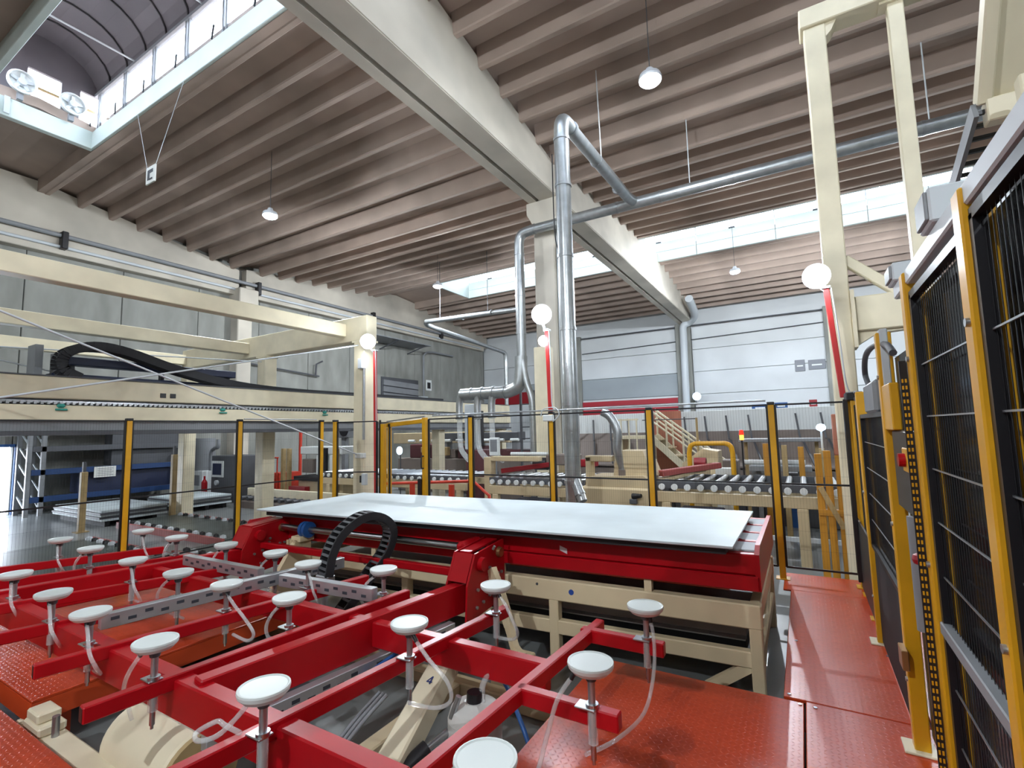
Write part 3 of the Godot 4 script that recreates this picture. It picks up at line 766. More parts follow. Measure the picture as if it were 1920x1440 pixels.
# ---------------------------------------------------------------- things below the frame
func under_gripper() -> void:
	# pedestal with bearing under the left bracket
	for q in [[-5.15, "cream pedestal with blue bearing block under the left pivot bracket"]]:
		var x: float = q[0]
		var t := thing("bearing_pedestal", q[1], "pedestal", V(x, FLOOR, -3.8))
		T = Transform3D(Basis(), V(0, 0, 0.12))
		part("web", g().prism(V(x - 0.03, 0, 0), V(0, 0, -1), V(0, 1, 0), [Vector2(3.52, FLOOR), Vector2(4.02, FLOOR), Vector2(4.02, 0.5), Vector2(3.82, 0.5), Vector2(3.55, 0.12)], 0.06), "cream_warm", t)
		part("foot", g().bb(x - 0.14, x + 0.14, FLOOR, FLOOR + 0.03, -4.05, -3.5), "cream_warm", t)
		part("saddle", g().bb(x - 0.08, x + 0.08, 0.48, 0.54, -4.03, -3.83, 0.006), "cream_warm", t)
		if x < -4.0:
			for k in 2:
				part("bearing_ring", g().cyl(V(x + 0.02 + 0.06 * k, 0.61, -3.93), V(x + 0.065 + 0.06 * k, 0.61, -3.93), 0.09, -1, 20), "blue", t)
			part("gear_rack", g().bb(x - 0.12, x - 0.08, 0.42, 0.5, -3.9, -3.8).bb(x - 0.06, x - 0.02, 0.4, 0.5, -3.9, -3.8).bb(x, x + 0.04, 0.42, 0.5, -3.9, -3.8), "beige", t)
		T = Transform3D()
	# curved cream hook beside the right bracket
	var hk := thing("hook_lever", "slim curved cream lever hanging beside the right pivot bracket", "lever", V(-2.25, FLOOR, -3.6))
	var hp := bend([V(-2.44, 0.5, -3.72), V(-2.4, 0.42, -3.7), V(-2.33, 0.28, -3.68), V(-2.24, 0.08, -3.66), V(-2.16, -0.08, -3.62), V(-2.06, -0.12, -3.58)], 4)
	var hg := g()
	for k in hp.size() - 1: hg.bar(hp[k], hp[k + 1] + (hp[k + 1] - hp[k]) * 0.2, 0.05, 0.09 + 0.02 * sin(k * 0.3))
	part("arm", hg, "cream_warm", hk)
	part("foot", g().bb(-2.22, -2.0, -0.2, -0.1, -3.68, -3.5, 0.01), "cream_warm", hk)
	part("base", g().bb(-2.3, -1.9, FLOOR, -0.2, -3.75, -3.45, 0.01), "beige", hk)
	# geared motor drum
	T = Transform3D(Basis(), V(0.22, 0, 0.06))
	var dr := thing("drum_motor", "cream drum motor with black plug and tan end cap in the left foreground", "motor", V(-3.6, FLOOR, -1.5))
	part("drum", g().lathe(V(-3.16, -0.1, -1.62), [Vector2(0.0, 0.72), Vector2(0.16, 0.72), Vector2(0.2, 0.69), Vector2(0.21, 0.62), Vector2(0.21, 0.02), Vector2(0.205, 0.0)], 32, Basis(V(0, 1, 0), V(-1, 0, 0), V(0, 0, 1))), "cream", dr)
	part("end_cap", g().lathe(V(-3.16, -0.1, -1.62), [Vector2(0.205, 0.0), Vector2(0.2, -0.025), Vector2(0.06, -0.05), Vector2(0.0, -0.05)], 32, Basis(V(0, 1, 0), V(-1, 0, 0), V(0, 0, 1))), "tan", dr)
	part("plug", g().lathe(V(-3.12, 0.0, -1.64), [Vector2(0.05, 0.0), Vector2(0.055, -0.03), Vector2(0.045, -0.06), Vector2(0.0, -0.065)], 18, Basis(V(0, 1, 0), V(-1, 0, 0), V(0, 0, 1))), "black", dr)
	part("handle", g().tube(bend([V(-3.1, -0.1, -1.58), V(-3.06, -0.1, -1.58), V(-3.05, -0.14, -1.56), V(-3.1, -0.16, -1.55)], 4), 0.008, 6), "tan", dr)
	part("cradle", g().bb(-3.8, -3.25, FLOOR, -0.26, -1.74, -1.5, 0.01), "beige", dr)
	T = Transform3D()
	var gb := thing("gear_box", "long pale cream gearbox housing beside the drum motor", "gearbox", V(-3.9, FLOOR, -1.22))
	part("housing", g().bb(-4.42, -3.2, FLOOR, -0.1, -1.38, -1.22, 0.02), "cream", gb)
	part("cover", g().bb(-4.38, -4.12, -0.1, -0.04, -1.37, -1.23, 0.012), "cream", gb)
	part("terminal_box", g().bb(-4.36, -4.18, -0.04, 0.02, -1.36, -1.24, 0.01), "cream", gb)
	part("oil_plug", g().cyl(V(-4.43, -0.1, -1.24), V(-4.48, -0.1, -1.24), 0.025, -1, 10), "cream", gb)
	part("bolt", g().cyl(V(-4.08, -0.1, -1.3), V(-4.08, 0.02, -1.3), 0.02, -1, 10), "galva", gb)
	# cream lifting lever under the front bars
	var lv := thing("lift_lever", "thick cream lever arm marked 4 below the front bars", "lever", V(-2.2, FLOOR, -2.3))
	part("arm", g().bar(V(-2.0, -0.27, -1.75), V(-2.18, 0.16, -2.75), 0.15, 0.16, 0.012), "cream", lv)
	part("tip_plate", g().bar(V(-2.19, 0.14, -2.7), V(-2.24, 0.2, -2.95), 0.2, 0.1, 0.01), "cream", lv)
	var num := MeshInstance3D.new()
	var tm := TextMesh.new()
	tm.text = "4"; tm.font_size = 16; tm.pixel_size = 0.0045; tm.depth = 0.002
	num.mesh = tm; num.material_override = M["ink"]; num.name = "number"
	num.position = V(-2.13, 0.151, -2.517) - O
	num.rotation_degrees = V(-67, 10, 0)
	lv.add_child(num)
	part("foot_block", g().bb(-2.2, -1.85, FLOOR, -0.2, -2.0, -1.6, 0.015), "tan", lv)
	part("gear_block", g().bb(-1.9, -1.66, FLOOR, -0.08, -2.05, -1.7, 0.03), "tan", lv)
	part("pneumatic_rod", g().cyl(V(-1.98, -0.1, -2.2), V(-1.8, 0.05, -2.62), 0.022, -1, 12), "steel", lv)
	part("cylinder_body", g().cyl(V(-2.06, -0.2, -1.95), V(-1.95, -0.07, -2.27), 0.045, -1, 14), "black", lv)
	# vacuum pump and its plastic tank
	var vt := thing("vacuum_tank", "translucent grey plastic vacuum tank with black fittings below the red bars", "tank", V(-1.75, FLOOR, -2.45))
	part("tank", g().lathe(V(-1.78, FLOOR, -2.5), [Vector2(0.0, 0.0), Vector2(0.15, 0.0), Vector2(0.16, 0.03), Vector2(0.16, 0.38), Vector2(0.14, 0.44), Vector2(0.06, 0.47), Vector2(0, 0.47)], 24), "jug", vt)
	part("tank", g().lathe(V(-1.55, FLOOR, -2.3), [Vector2(0.0, 0.0), Vector2(0.12, 0.0), Vector2(0.13, 0.03), Vector2(0.13, 0.3), Vector2(0.1, 0.36), Vector2(0, 0.37)], 24), "jug", vt)
	part("lid", g().cyl(V(-1.78, FLOOR + 0.46, -2.5), V(-1.78, FLOOR + 0.52, -2.5), 0.05, 0.045, 14), "black", vt)
	part("valve", g().bb(-1.74, -1.64, 0.0, 0.08, -2.5, -2.42, 0.01), "red_dark", vt)
	part("fitting", g().cyl(V(-1.66, 0.02, -2.36), V(-1.62, 0.14, -2.36), 0.016, -1, 10), "brass", vt)
	part("fitting", g().cyl(V(-1.86, 0.06, -2.38), V(-1.82, 0.18, -2.4), 0.018, -1, 10), "galva", vt)
	part("cable", g().tube(bend([V(-1.7, 0.06, -2.4), V(-1.64, -0.05, -2.32), V(-1.66, -0.2, -2.28), V(-1.72, -0.3, -2.2)], 5), 0.009, 6), "black", vt)
	# blue compressed air hose
	solo("air_hose", "blue compressed-air hose looping under the front red bars", "hose", g().tube(bend([V(-2.62, 0.1, -2.42), V(-2.5, 0.2, -2.7), V(-2.25, 0.23, -2.8), V(-1.9, 0.2, -2.78), V(-1.7, 0.16, -2.7), V(-1.5, 0.06, -2.55), V(-1.42, -0.02, -2.5)], 6), 0.014, 8), "blue")
	solo("clear_hose", "clear hose arching above the vacuum tank", "hose", g().tube(bend([V(-1.72, 0.08, -2.5), V(-1.75, 0.2, -2.55), V(-1.66, 0.29, -2.6), V(-1.5, 0.26, -2.62), V(-1.36, 0.17, -2.55)], 6), 0.018, 8), "clear")
	for k in 3:
		solo("cable_loom", ["outer grey cable of the loom beside the cream lever", "middle grey cable of the loom beside the cream lever", "inner grey cable of the loom beside the cream lever"][k], "cable", g().tube(bend([V(-2.35 + 0.03 * k, 0.12, -2.3), V(-2.38 + 0.03 * k, 0.02, -2.1), V(-2.36 + 0.03 * k, -0.1, -1.85), V(-2.3 + 0.03 * k, -0.3, -1.62)], 5), 0.012, 8), "grey_mid", "grey cable loom")
	var mv := thing("valve_unit", "small grey and black valve unit on the floor beside the main red beam", "valve", V(-3.35, FLOOR, -2.3))
	part("body", g().bb(-3.5, -3.2, FLOOR, -0.1, -2.5, -2.1, 0.02), "grey_dark", mv)
	part("lever_arm", g().bar(V(-3.55, -0.12, -1.9), V(-3.3, 0.08, -2.45), 0.07, 0.09, 0.01), "cream", mv)
	part("lever_arm", g().bar(V(-3.68, -0.12, -1.95), V(-3.42, 0.08, -2.45), 0.03, 0.05, 0.006), "beige", mv)
	part("motor", g().cyl(V(-3.4, -0.03, -2.2), V(-3.28, 0.04, -2.5), 0.07, -1, 16), "black", mv)
	var cb := thing("cross_base", "cream floor frame under the red turning frame", "base frame", V(-3.0, FLOOR, -2.8))
	for z in [-3.3]:
		part("sill", g().bb(-6.5, -1.2, FLOOR, FLOOR + 0.1, z - 0.06, z + 0.06, 0.01), "beige", cb)
	for x in [-5.2, -2.5]:
		part("sill", g().bb(x - 0.06, x + 0.06, FLOOR, FLOOR + 0.1, -3.24, -2.1, 0.01), "beige", cb)

# ---------------------------------------------------------------- safety fences
func post(t: Node, x: float, z: float, y0: float, y1: float, w := 0.062) -> void:
	var p := part("post", g().bb(x - w / 2, x + w / 2, y0, y1, z - w / 2, z + w / 2, 0.004), "yellow", t)
	part("cap", g().bb(x - w * 0.62, x + w * 0.62, y1, y1 + 0.035, z - w * 0.62, z + w * 0.62, 0.006), "black", p)
	part("foot_plate", g().bb(x - w * 1.1, x + w * 1.1, y0, y0 + 0.008, z - w * 1.1, z + w * 1.1), "yellow", p)

# black framed panel of welded wire from a to b (x, z)
func wire_panel(t: Node, ax: float, az: float, bx: float, bz: float, y0: float, y1: float, rails: Array, step := 0.03, r := 0.0005, hstep := 0.2) -> void:
	var d := V(bx - ax, 0, bz - az)
	var n := d.normalized()
	var a := V(ax, 0, az) + n * 0.04
	var b := V(bx, 0, bz) - n * 0.04
	var fr := g()
	for p in [a, b]: fr.bar(V(p.x, y0, p.z), V(p.x, y1, p.z), 0.028, 0.028)
	for y in [y0, y1] + rails: fr.bar(V(a.x, y, a.z), V(b.x, y, b.z), 0.016, 0.02)
	part("panel_frame", fr, "black", t)
	var w := g()
	var len := a.distance_to(b)
	for k in range(1, int(len / step)):
		var p := a + n * step * k
		w.bar(V(p.x, y0, p.z), V(p.x, y1, p.z), r * 2, r * 2)
	for k in range(1, int((y1 - y0) / hstep)):
		w.bar(V(a.x, y0 + hstep * k, a.z), V(b.x, y0 + hstep * k, b.z), r * 2.2, r * 2.2)
	stuff(part("wire_mesh", w, "wire", t))

func back_fence() -> void:
	var z := -6.36
	var t := thing("safety_fence", "yellow posted black wire fence running behind the white board", "fence", V(-2.0, 0, z))
	var xs := [0.44, -0.30, -1.70, -3.10, -4.52, -5.42]
	for x in xs:
		if x > -5.0: post(t, x, z, FLOOR if x < -0.5 else 0.0, 1.93)
	for k in xs.size() - 1:
		wire_panel(t, xs[k], z, xs[k + 1], z, 0.13, 1.93, [1.04])
	# bright conduit clipped along the top
	part("top_conduit", g().cyl(V(-5.3, 1.985, z), V(-0.35, 1.985, z), 0.012, -1, 8), "galva", t)
	part("junction_box", g().bb(-3.2, -3.04, 1.83, 1.92, z + 0.03, z + 0.09, 0.01), "white_box", t)
	part("cable_coil", g().tube(bend([V(-3.24, 1.9, z + 0.06), V(-3.2, 2.0, z + 0.06), V(-3.02, 2.02, z + 0.06), V(-2.95, 1.92, z + 0.06), V(-3.05, 1.82, z + 0.06)], 5), 0.008, 6), "grey_light", t)
	# gate
	var gt := thing("fence_gate", "yellow framed gate in the fence left of the ducts", "gate", V(-5.9, FLOOR, z))
	part("gate_post", g().bb(-6.46, -6.38, FLOOR, 1.88, z - 0.04, z + 0.04, 0.004), "yellow", gt)
	part("gate_post", g().bb(-6.3, -6.25, FLOOR, 1.88, z - 0.03, z + 0.03, 0.004), "yellow", gt)
	part("gate_post", g().bb(-5.5, -5.43, FLOOR, 1.96, z - 0.04, z + 0.04, 0.004), "yellow", gt)
	part("lintel", g().bar(V(-6.34, 1.85, z), V(-5.46, 1.91, z), 0.06, 0.07, 0.004), "yellow", gt)
	part("top_conduit", g().bar(V(-6.34, 1.92, z), V(-5.46, 1.98, z), 0.02, 0.02), "galva", gt)
	part("lock", g().bb(-5.57, -5.5, 0.6, 0.95, z + 0.02, z + 0.08, 0.008), "black", gt)
	part("handle", g().tube(bend([V(-5.46, 1.12, z + 0.05), V(-5.46, 1.14, z + 0.1), V(-5.46, 1.3, z + 0.1), V(-5.46, 1.32, z + 0.05)], 4), 0.012, 8), "black", gt)
	part("frame_edge", g().bb(-6.25, -6.23, FLOOR, 1.88, z + 0.02, z + 0.05).bb(-6.48, -6.46, FLOOR, 1.95, z + 0.02, z + 0.05), "black", gt)

func left_fence() -> void:
	var x := -7.9
	var t := thing("safety_fence", "yellow posted black wire fence running along the left side", "fence", V(x, FLOOR, -3.5))
	var zs := [0.46, -1.5, -3.1, -4.63, -6.21]
	for z in zs: post(t, x, z, FLOOR, 1.96)
	for k in zs.size() - 1:
		wire_panel(t, x, zs[k], x, zs[k + 1], 0.05, 1.96, [0.92])
	part("top_conduit", g().cyl(V(x, 2.0, -6.1), V(x, 2.0, -4.7), 0.01, -1, 8), "galva", t)
	var c := thing("safety_fence", "short corner run of fence beside the cream gantry post", "fence", V(-7.0, FLOOR, -6.1))
	post(c, -7.25, -6.0, FLOOR, 1.94, 0.066)
	wire_panel(c, -7.25, -6.0, -6.5, -6.33, 0.13, 1.93, [1.04])
	part("control_box", g().bb(-6.72, -6.63, 0.82, 1.02, -6.2, -6.12, 0.01), "grey_light", c)
	part("bracket", g().bb(-6.78, -6.72, 0.86, 0.98, -6.22, -6.14), "black", c)

func right_fence() -> void:
	var x := 0.42
	var t := thing("guard_fence", "tall yellow guard fence with dark smoked panels along the right edge", "fence", V(x, 0, -3.0))
	for z in [-4.85, -3.4, -2.5, -1.67, -0.8]:
		var y1 := 2.3 if z > -3.0 else (2.2 if z > -4.0 else 1.95)
		var p := part("post", g().bb(x - 0.035, x + 0.035, 0.0, y1, z - 0.035, z + 0.035, 0.005), "yellow", t)
		part("foot_plate", g().bb(x - 0.08, x + 0.06, 0.0, 0.012, z - 0.07, z + 0.07, 0.003), "cream", p)
		for yy in [1.95, 1.15, 0.35]:
			part("bolt", g().cyl(V(x - 0.034, yy, z + 0.012), V(x - 0.044, yy, z + 0.012), 0.012, -1, 8), "galva", p)
	# smoked panels in black frames with wire in front
	var spans := [[-2.46, -1.71, 0.12, 2.2, "smoked"], [-1.63, -0.84, 0.12, 2.22, "smoked"], [-4.8, -3.46, 0.75, 1.75, "smoked_blue"]]
	for s in spans:
		var fr := g()
		for z in [s[0], s[1]]: fr.bar(V(x - 0.005, s[2], z), V(x - 0.005, s[3], z), 0.03, 0.05)
		for y in [s[2], s[3]]: fr.bar(V(x - 0.005, y, s[0]), V(x - 0.005, y, s[1]), 0.03, 0.03)
		part("panel_frame", fr, "black", t)
		part("smoked_sheet", g().bb(x + 0.03, x + 0.036, s[2], s[3], s[0], s[1]), s[4], t)
		var w := g()
		for k in range(1, int((s[1] - s[0]) / 0.03)):
			w.bar(V(x, s[2], s[0] + 0.03 * k), V(x, s[3], s[0] + 0.03 * k), 0.002, 0.002)
		stuff(part("wire_mesh", w, "wire", t))
		var h := g()
		for k in range(1, int((s[3] - s[2]) / 0.2)):
			h.bar(V(x - 0.004, s[2] + 0.2 * k, s[0]), V(x - 0.004, s[2] + 0.2 * k, s[1]), 0.005, 0.005)
		part("cross_wires", h, "galva", t)
	part("mid_rail", g().bar(V(x - 0.01, 0.93, -2.46), V(x - 0.01, 0.93, -1.7), 0.035, 0.045, 0.004), "grey_mid", t)
	part("silver_rail", g().bb(x - 0.025, x + 0.04, 2.25, 2.31, -2.75, 0.0, 0.006), "grey_light", t)
	part("silver_rail", g().bb(x - 0.02, x + 0.02, 1.86, 2.22, -3.44, -3.36, 0.006), "grey_light", t)
	# low dark kick panel and the boarded part between the first posts
	part("kick_panel", g().bb(x - 0.005, x + 0.01, 0.03, 0.72, -6.3, -4.9), "wire", t)
	part("kick_panel", g().bb(x - 0.005, x + 0.01, 0.03, 0.7, -4.8, -3.46), "rubber", t)
	part("orange_cheek", g().bb(x - 0.03, x + 0.01, 1.66, 1.9, -3.37, -3.1, 0.005), "yellow", t)
	part("switch_case", g().bb(x - 0.012, x + 0.04, 1.26, 1.66, -3.3, -2.72, 0.01), "black", t)
	part("curtain", g().bb(x + 0.04, x + 0.05, 0.1, 2.05, -3.36, -2.55), "smoked_blue", t)
	var es := part("stop_plate", g().bb(x - 0.025, x - 0.012, 1.47, 1.58, -2.95, -2.82, 0.004), "yellow", t)
	part("stop_button", g().cyl(V(x - 0.025, 1.525, -2.885), V(x - 0.05, 1.525, -2.885), 0.032, 0.03, 16), "red", es)
	part("perforated_strip", g().bb(x - 0.062, x - 0.036, 0.3, 1.95, -2.545, -2.537), "black", t)
	var holes := g()
	for k in 56:
		for j in 2: holes.bb(x - 0.058 + 0.011 * j, x - 0.052 + 0.011 * j, 0.32 + 0.028 * k, 0.335 + 0.028 * k, -2.54, -2.534)
	stuff(part("perforation", holes, "yellow", t))
	part("lock_tongue", g().bb(x - 0.06, x - 0.03, 0.42, 0.52, -3.42, -3.3, 0.004), "brass", t)
	part("lower_tube", g().cyl(V(x + 0.0, 0.75, -2.95), V(x + 0.0, 1.26, -2.95), 0.032, -1, 16), "grey_mid", t)
	# stop beacon
	part("beacon", g().lathe(V(x - 0.02, 1.1, -2.8), [Vector2(0, -0.03), Vector2(0.022, -0.018), Vector2(0.028, 0.0), Vector2(0.022, 0.018), Vector2(0, 0.03)], 16), "red_dark", t)
	for b in [["light grey terminal box on top of the tall guard fence, nearest the camera", -1.98, 2.31, 0.11], ["small light grey box at the far end of the guard fence top rail", -2.7, 2.31, 0.08]]:
		var o := thing("terminal_box", b[0], "box", V(x, b[2], b[1]))
		part("case", g().bb(x - 0.04, x + 0.1, b[2], b[2] + b[3], b[1] - 0.075, b[1] + 0.075, 0.006), "grey_light", o)
		part("lid", g().bb(x - 0.05, x - 0.038, b[2] + 0.01, b[2] + b[3] - 0.01, b[1] - 0.065, b[1] + 0.065, 0.003), "grey_mid", o)
	# corner posts where the two fences meet
	var c := thing("guard_fence", "pair of yellow corner posts with a black bracket where the fences meet", "fence", V(0.45, 0, -6.2))
	post(c, 0.47, -6.1, 0.0, 1.97, 0.06)
	part("bracket", g().bb(0.4, 0.55, 1.93, 2.02, -6.34, -6.05, 0.01), "black", c)
	part("edge_strip", g().bb(0.38, 0.42, 0.1, 1.95, -6.2, -6.16), "black", c)
	post(c, 0.45, -5.4, 0.0, 1.9, 0.05)
	var wp := g()
	for k in 24: wp.bar(V(0.46, 0.1, -6.05 + 0.027 * k), V(0.46, 1.88, -6.05 + 0.027 * k), 0.003, 0.003)
	stuff(part("wire_mesh", wp, "wire", c))
	# cable bag with looped conduit hanging on the guard fence
	var bag := thing("cable_box", "grey connection box with a looped black conduit on the guard fence", "box", V(0.44, 1.76, -4.0))
	part("case", g().bb(0.39, 0.5, 1.76, 1.97, -4.3, -3.75, 0.02), "grey_mid", bag)
	part("conduit", g().tube(bend([V(0.42, 1.95, -4.2), V(0.41, 2.05, -4.28), V(0.4, 2.15, -4.05), V(0.41, 2.17, -3.7), V(0.42, 2.12, -3.3), V(0.42, 2.05, -3.1)], 6), 0.018, 8), "grey_dark", bag)

# ---------------------------------------------------------------- cream gantries
func left_gantry() -> void:
	var t := thing("gantry_frame", "tall cream steel gantry frame with long beams at the left", "gantry", V(-10.8, FLOOR, -6.95))
	part("cross_beam", g().bb(-14.5, -7.38, 3.6, 4.1, -7.12, -6.85, 0.012), "cream", t)
	for x in [-7.58, -10.85, -14.35]:
		part("column", g().bb(x - 0.15, x + 0.15, FLOOR, 3.6, -7.13, -6.83, 0.012), "cream", t)
		part("head_plate", g().bb(x - 0.2, x + 0.2, 3.56, 3.6, -7.15, -6.82), "cream", t)
	part("long_beam", g().bb(-8.2, -7.98, 3.72, 3.98, -6.85, 3.5, 0.01), "cream", t)
	part("long_beam", g().bb(-11.6, -11.38, 3.7, 3.96, -6.85, 3.5, 0.01), "cream", t)
	part("long_beam", g().bb(-14.5, -14.28, 3.7, 3.96, -6.85, 3.5, 0.01), "cream", t)
	for x in [-8.09, -11.49, -14.39]:
		part("column", g().bb(x - 0.13, x + 0.13, FLOOR, 3.7, 3.2, 3.5, 0.012), "cream", t)
	part("brace_rod", g().cyl(V(-7.6, 1.3, -6.85), V(-7.74, 3.9, 0.2), 0.013, -1, 8), "grey_light", t)
	part("brace_rod", g().cyl(V(-7.6, 3.5, -6.85), V(-7.74, 1.7, 0.2), 0.013, -1, 8), "grey_light", t)
	part("brace_rod", g().cyl(V(-11.45, 3.6, 0.0), V(-11.2, 2.45, -5.6), 0.013, -1, 8), "grey_light", t)
	part("brace_rod", g().cyl(V(-11.45, 3.25, -1.6), V(-10.8, 3.45, -6.8), 0.012, -1, 8), "grey_light", t)
	part("rod_clevis", g().bb(-7.65, -7.4, 1.24, 1.34, -6.87, -6.8, 0.01), "white_box", t)
	part("bracket_box", g().bb(-7.5, -7.38, 3.0, 3.2, -6.84, -6.72, 0.01), "grey_light", t)
	part("conduit", g().cyl(V(-7.4, 1.6, -6.8), V(-7.4, 3.0, -6.8), 0.025, -1, 8), "galva", t)
	# runway beam with toothed rack
	var r := thing("runway_beam", "deep cream runway beam with toothed steel rack crossing the left side", "beam", V(-10.0, 1.9, -6.0))
	part("upper_box", g().bb(-10.3, -9.85, 2.36, 2.7, -16.5, 3.5, 0.012), "cream", r)
	part("lower_box", g().bb(-10.3, -9.82, 2.02, 2.26, -16.5, 3.5, 0.012), "cream", r)
	part("recess", g().bb(-10.3, -9.95, 2.26, 2.36, -16.5, 3.5), "grey_mid", r)
	part("underside_rail", g().bb(-10.25, -9.9, 1.86, 2.02, -16.5, 3.5, 0.01), "grey_mid", r)
	part("lip", g().bb(-10.3, -9.8, 1.8, 1.86, -16.5, 3.5), "grey_dark", r)
	part("top_edge", g().bb(-10.32, -9.84, 2.7, 2.72, -16.5, 3.5), "grey_dark", r)
	part("guide_rail", g().bb(-9.95, -9.86, 2.29, 2.33, -16.5, 3.5), "steel", r)
	var teeth := g()
	for k in 150: teeth.bb(-9.88, -9.82, 2.27, 2.31, -12.8 + 0.075 * k, -12.765 + 0.075 * k)
	stuff(part("rack_teeth", teeth, "galva", r))
	for z in [-2.95, -5.4, -7.8]:
		part("grease_feeder", g().bb(-9.84, -9.78, 2.22, 2.28, z - 0.05, z + 0.05, 0.02).cyl(V(-9.79, 2.19, z - 0.07), V(-9.79, 2.19, z + 0.07), 0.015, -1, 8), "teal", r)
	for z in [-4.36, -4.52]:
		part("cable_port", g().bb(-9.852, -9.84, 2.44, 2.52, z - 0.045, z + 0.045), "black", r)
	for z in [3.0, -12.4, -16.2]:
		part("leg", g().bb(-10.25, -9.95, FLOOR, 1.86, z - 0.15, z + 0.15, 0.012), "cream", r)
	# dark energy chain lying on the runway
	var c := thing("runway_energy_chain", "dark energy chain looping on top of the cream runway beam", "energy chain", V(-10.55, 2.7, -4.5))
	var path := bend([V(-10.5, 2.76, -3.35), V(-10.5, 2.9, -3.12), V(-10.5, 3.15, -3.15), V(-10.5, 3.32, -3.5), V(-10.5, 3.28, -4.0), V(-10.5, 3.05, -4.8), V(-10.5, 2.85, -5.8), V(-10.5, 2.76, -7.2), V(-10.5, 2.76, -10.0), V(-10.5, 2.76, -13.0)], 5)
	for k in path.size() - 1:
		for sg in [-1.0, 1.0]:
			part("chain_link", g().bar(path[k] + V(sg * 0.13, 0, 0), path[k + 1] + V(sg * 0.13, 0, 0), 0.03, 0.15), "rubber", c)
		part("chain_rung", g().bar(path[k] + V(-0.13, 0.05, 0), path[k] + V(0.13, 0.05, 0), 0.03, 0.02), "grey_dark", c)
	part("guide_trough", g().bb(-10.72, -10.34, 2.64, 2.69, -13.0, -2.8), "grey_dark", c)
	var b := thing("cable_tray", "long navy blue cable tray lying behind the looping energy chain", "tray", V(-10.95, 2.7, -4.4))
	part("tray", g().bb(-11.1, -10.8, 2.62, 2.86, -6.75, -3.1, 0.01), "navy", b)
	part("cover", g().bb(-11.05, -10.78, 3.02, 3.16, -6.2, -3.3, 0.01), "navy", b)
	for z in [-3.4, -4.8, -6.1]:
		part("stay", g().bb(-11.0, -10.9, 2.6, 3.05, z - 0.03, z + 0.03), "grey_dark", b)
	part("end_frame", g().bb(-11.05, -10.7, 2.7, 3.3, -2.95, -2.85).bb(-11.05, -10.7, 2.7, 3.2, -3.2, -3.14), "grey_mid", b)

func right_gantry() -> void:
	var t := thing("gantry_frame", "tall cream steel portal rising behind the right corner of the fence", "gantry", V(0.6, FLOOR, -7.2))
	part("column", g().bb(0.36, 0.6, FLOOR, 6.82, -7.32, -7.08, 0.012), "cream", t)
	part("haunch", g().prism(V(0.6, 6.82, -7.3), V(1, 0, 0), V(0, 1, 0), [Vector2(0, 0), Vector2(0.12, 0), Vector2(0.06, -0.12), Vector2(0, -0.18)], 0.2), "cream", t)
	part("top_beam", g().bb(0.32, 6.0, 6.82, 7.08, -7.36, -7.04, 0.012), "cream", t)
	part("hanger", g().bb(1.24, 1.4, 3.2, 6.82, -7.28, -7.14, 0.01), "cream", t)
	part("hanger_plate", g().bb(1.16, 1.48, 6.79, 6.82, -7.3, -7.1), "cream", t)
	part("crosshead", g().bb(0.6, 3.4, 2.8, 3.22, -7.32, -7.1, 0.012), "cream", t)
	part("end_plate", g().bb(0.6, 0.64, 2.6, 3.3, -7.36, -7.04), "cream", t)
	part("brace", g().bar(V(0.58, 3.72, -7.2), V(1.12, 3.2, -7.2), 0.1, 0.12, 0.01), "cream", t)
	part("skirt", g().prism(V(0.62, 2.8, -7.3), V(1, 0, 0), V(0, 1, 0), [Vector2(0, 0), Vector2(0.6, 0), Vector2(0.55, -0.02), Vector2(0.22, -0.04), Vector2(0, -0.18)], 0.15), "cream", t)
	part("column", g().bb(5.7, 5.94, FLOOR, 6.82, -7.32, -7.08, 0.012), "cream", t)
	# cream cantilever arm and its cable ladder above the guard fence
	var a := thing("cantilever_arm", "cream machine arm with an open cable ladder at the top right corner", "machine arm", V(1.1, 2.5, -3.0))
	part("arm_plate", g().prism(V(0.9, 0, 0), V(0, 0, -1), V(0, 1, 0), [Vector2(3.25, 3.3), Vector2(3.22, 3.34), Vector2(2.0, 5.12), Vector2(1.97, 5.08)], 1.4), "cream", a)
	part("lower_plate", g().bb(0.9, 2.3, 3.18, 3.3, -3.28, -3.2, 0.006), "cream", a)
	part("edge_flange", g().bar(V(0.9, 3.3, -3.25), V(0.9, 5.1, -2.0), 0.06, 0.09, 0.008), "cream", a)
	part("stanchion", g().bar(V(1.0, 2.2, -2.95), V(1.0, 3.28, -3.05), 0.07, 0.07, 0.008), "cream", a)
	part("stanchion_foot", g().bb(0.95, 1.05, FLOOR, 2.2, -3.0, -2.9, 0.008), "cream", a)
	part("motor_case", g().bb(0.7, 0.95, 2.55, 2.8, -2.75, -2.4, 0.03), "grey_mid", a)
	part("motor_bracket", g().bb(0.72, 0.93, 2.2, 2.55, -2.7, -2.45), "grey_light", a)
	part("ladder_side", g().bar(V(0.86, 3.26, -3.22), V(0.86, 3.06, -3.75), 0.02, 0.09), "grey_mid", a)
	part("ladder_side", g().bar(V(1.2, 3.26, -3.22), V(1.2, 3.06, -3.75), 0.02, 0.09), "black", a)
	for k in 7:
		var p := V(1.03, 3.25, -3.24).lerp(V(1.03, 3.07, -3.72), k / 6.0)
		part("ladder_rung", g().bar(p - V(0.17, 0, 0), p + V(0.17, 0, 0), 0.02, 0.02), "black", a)

# ---------------------------------------------------------------- extraction ducts
func collar(t: Node, p: Vector3, d: Vector3, r: float) -> void:
	part("collar", g().cyl(p - d.normalized() * 0.025, p + d.normalized() * 0.025, r * 1.1, -1, 20), "galva", t)

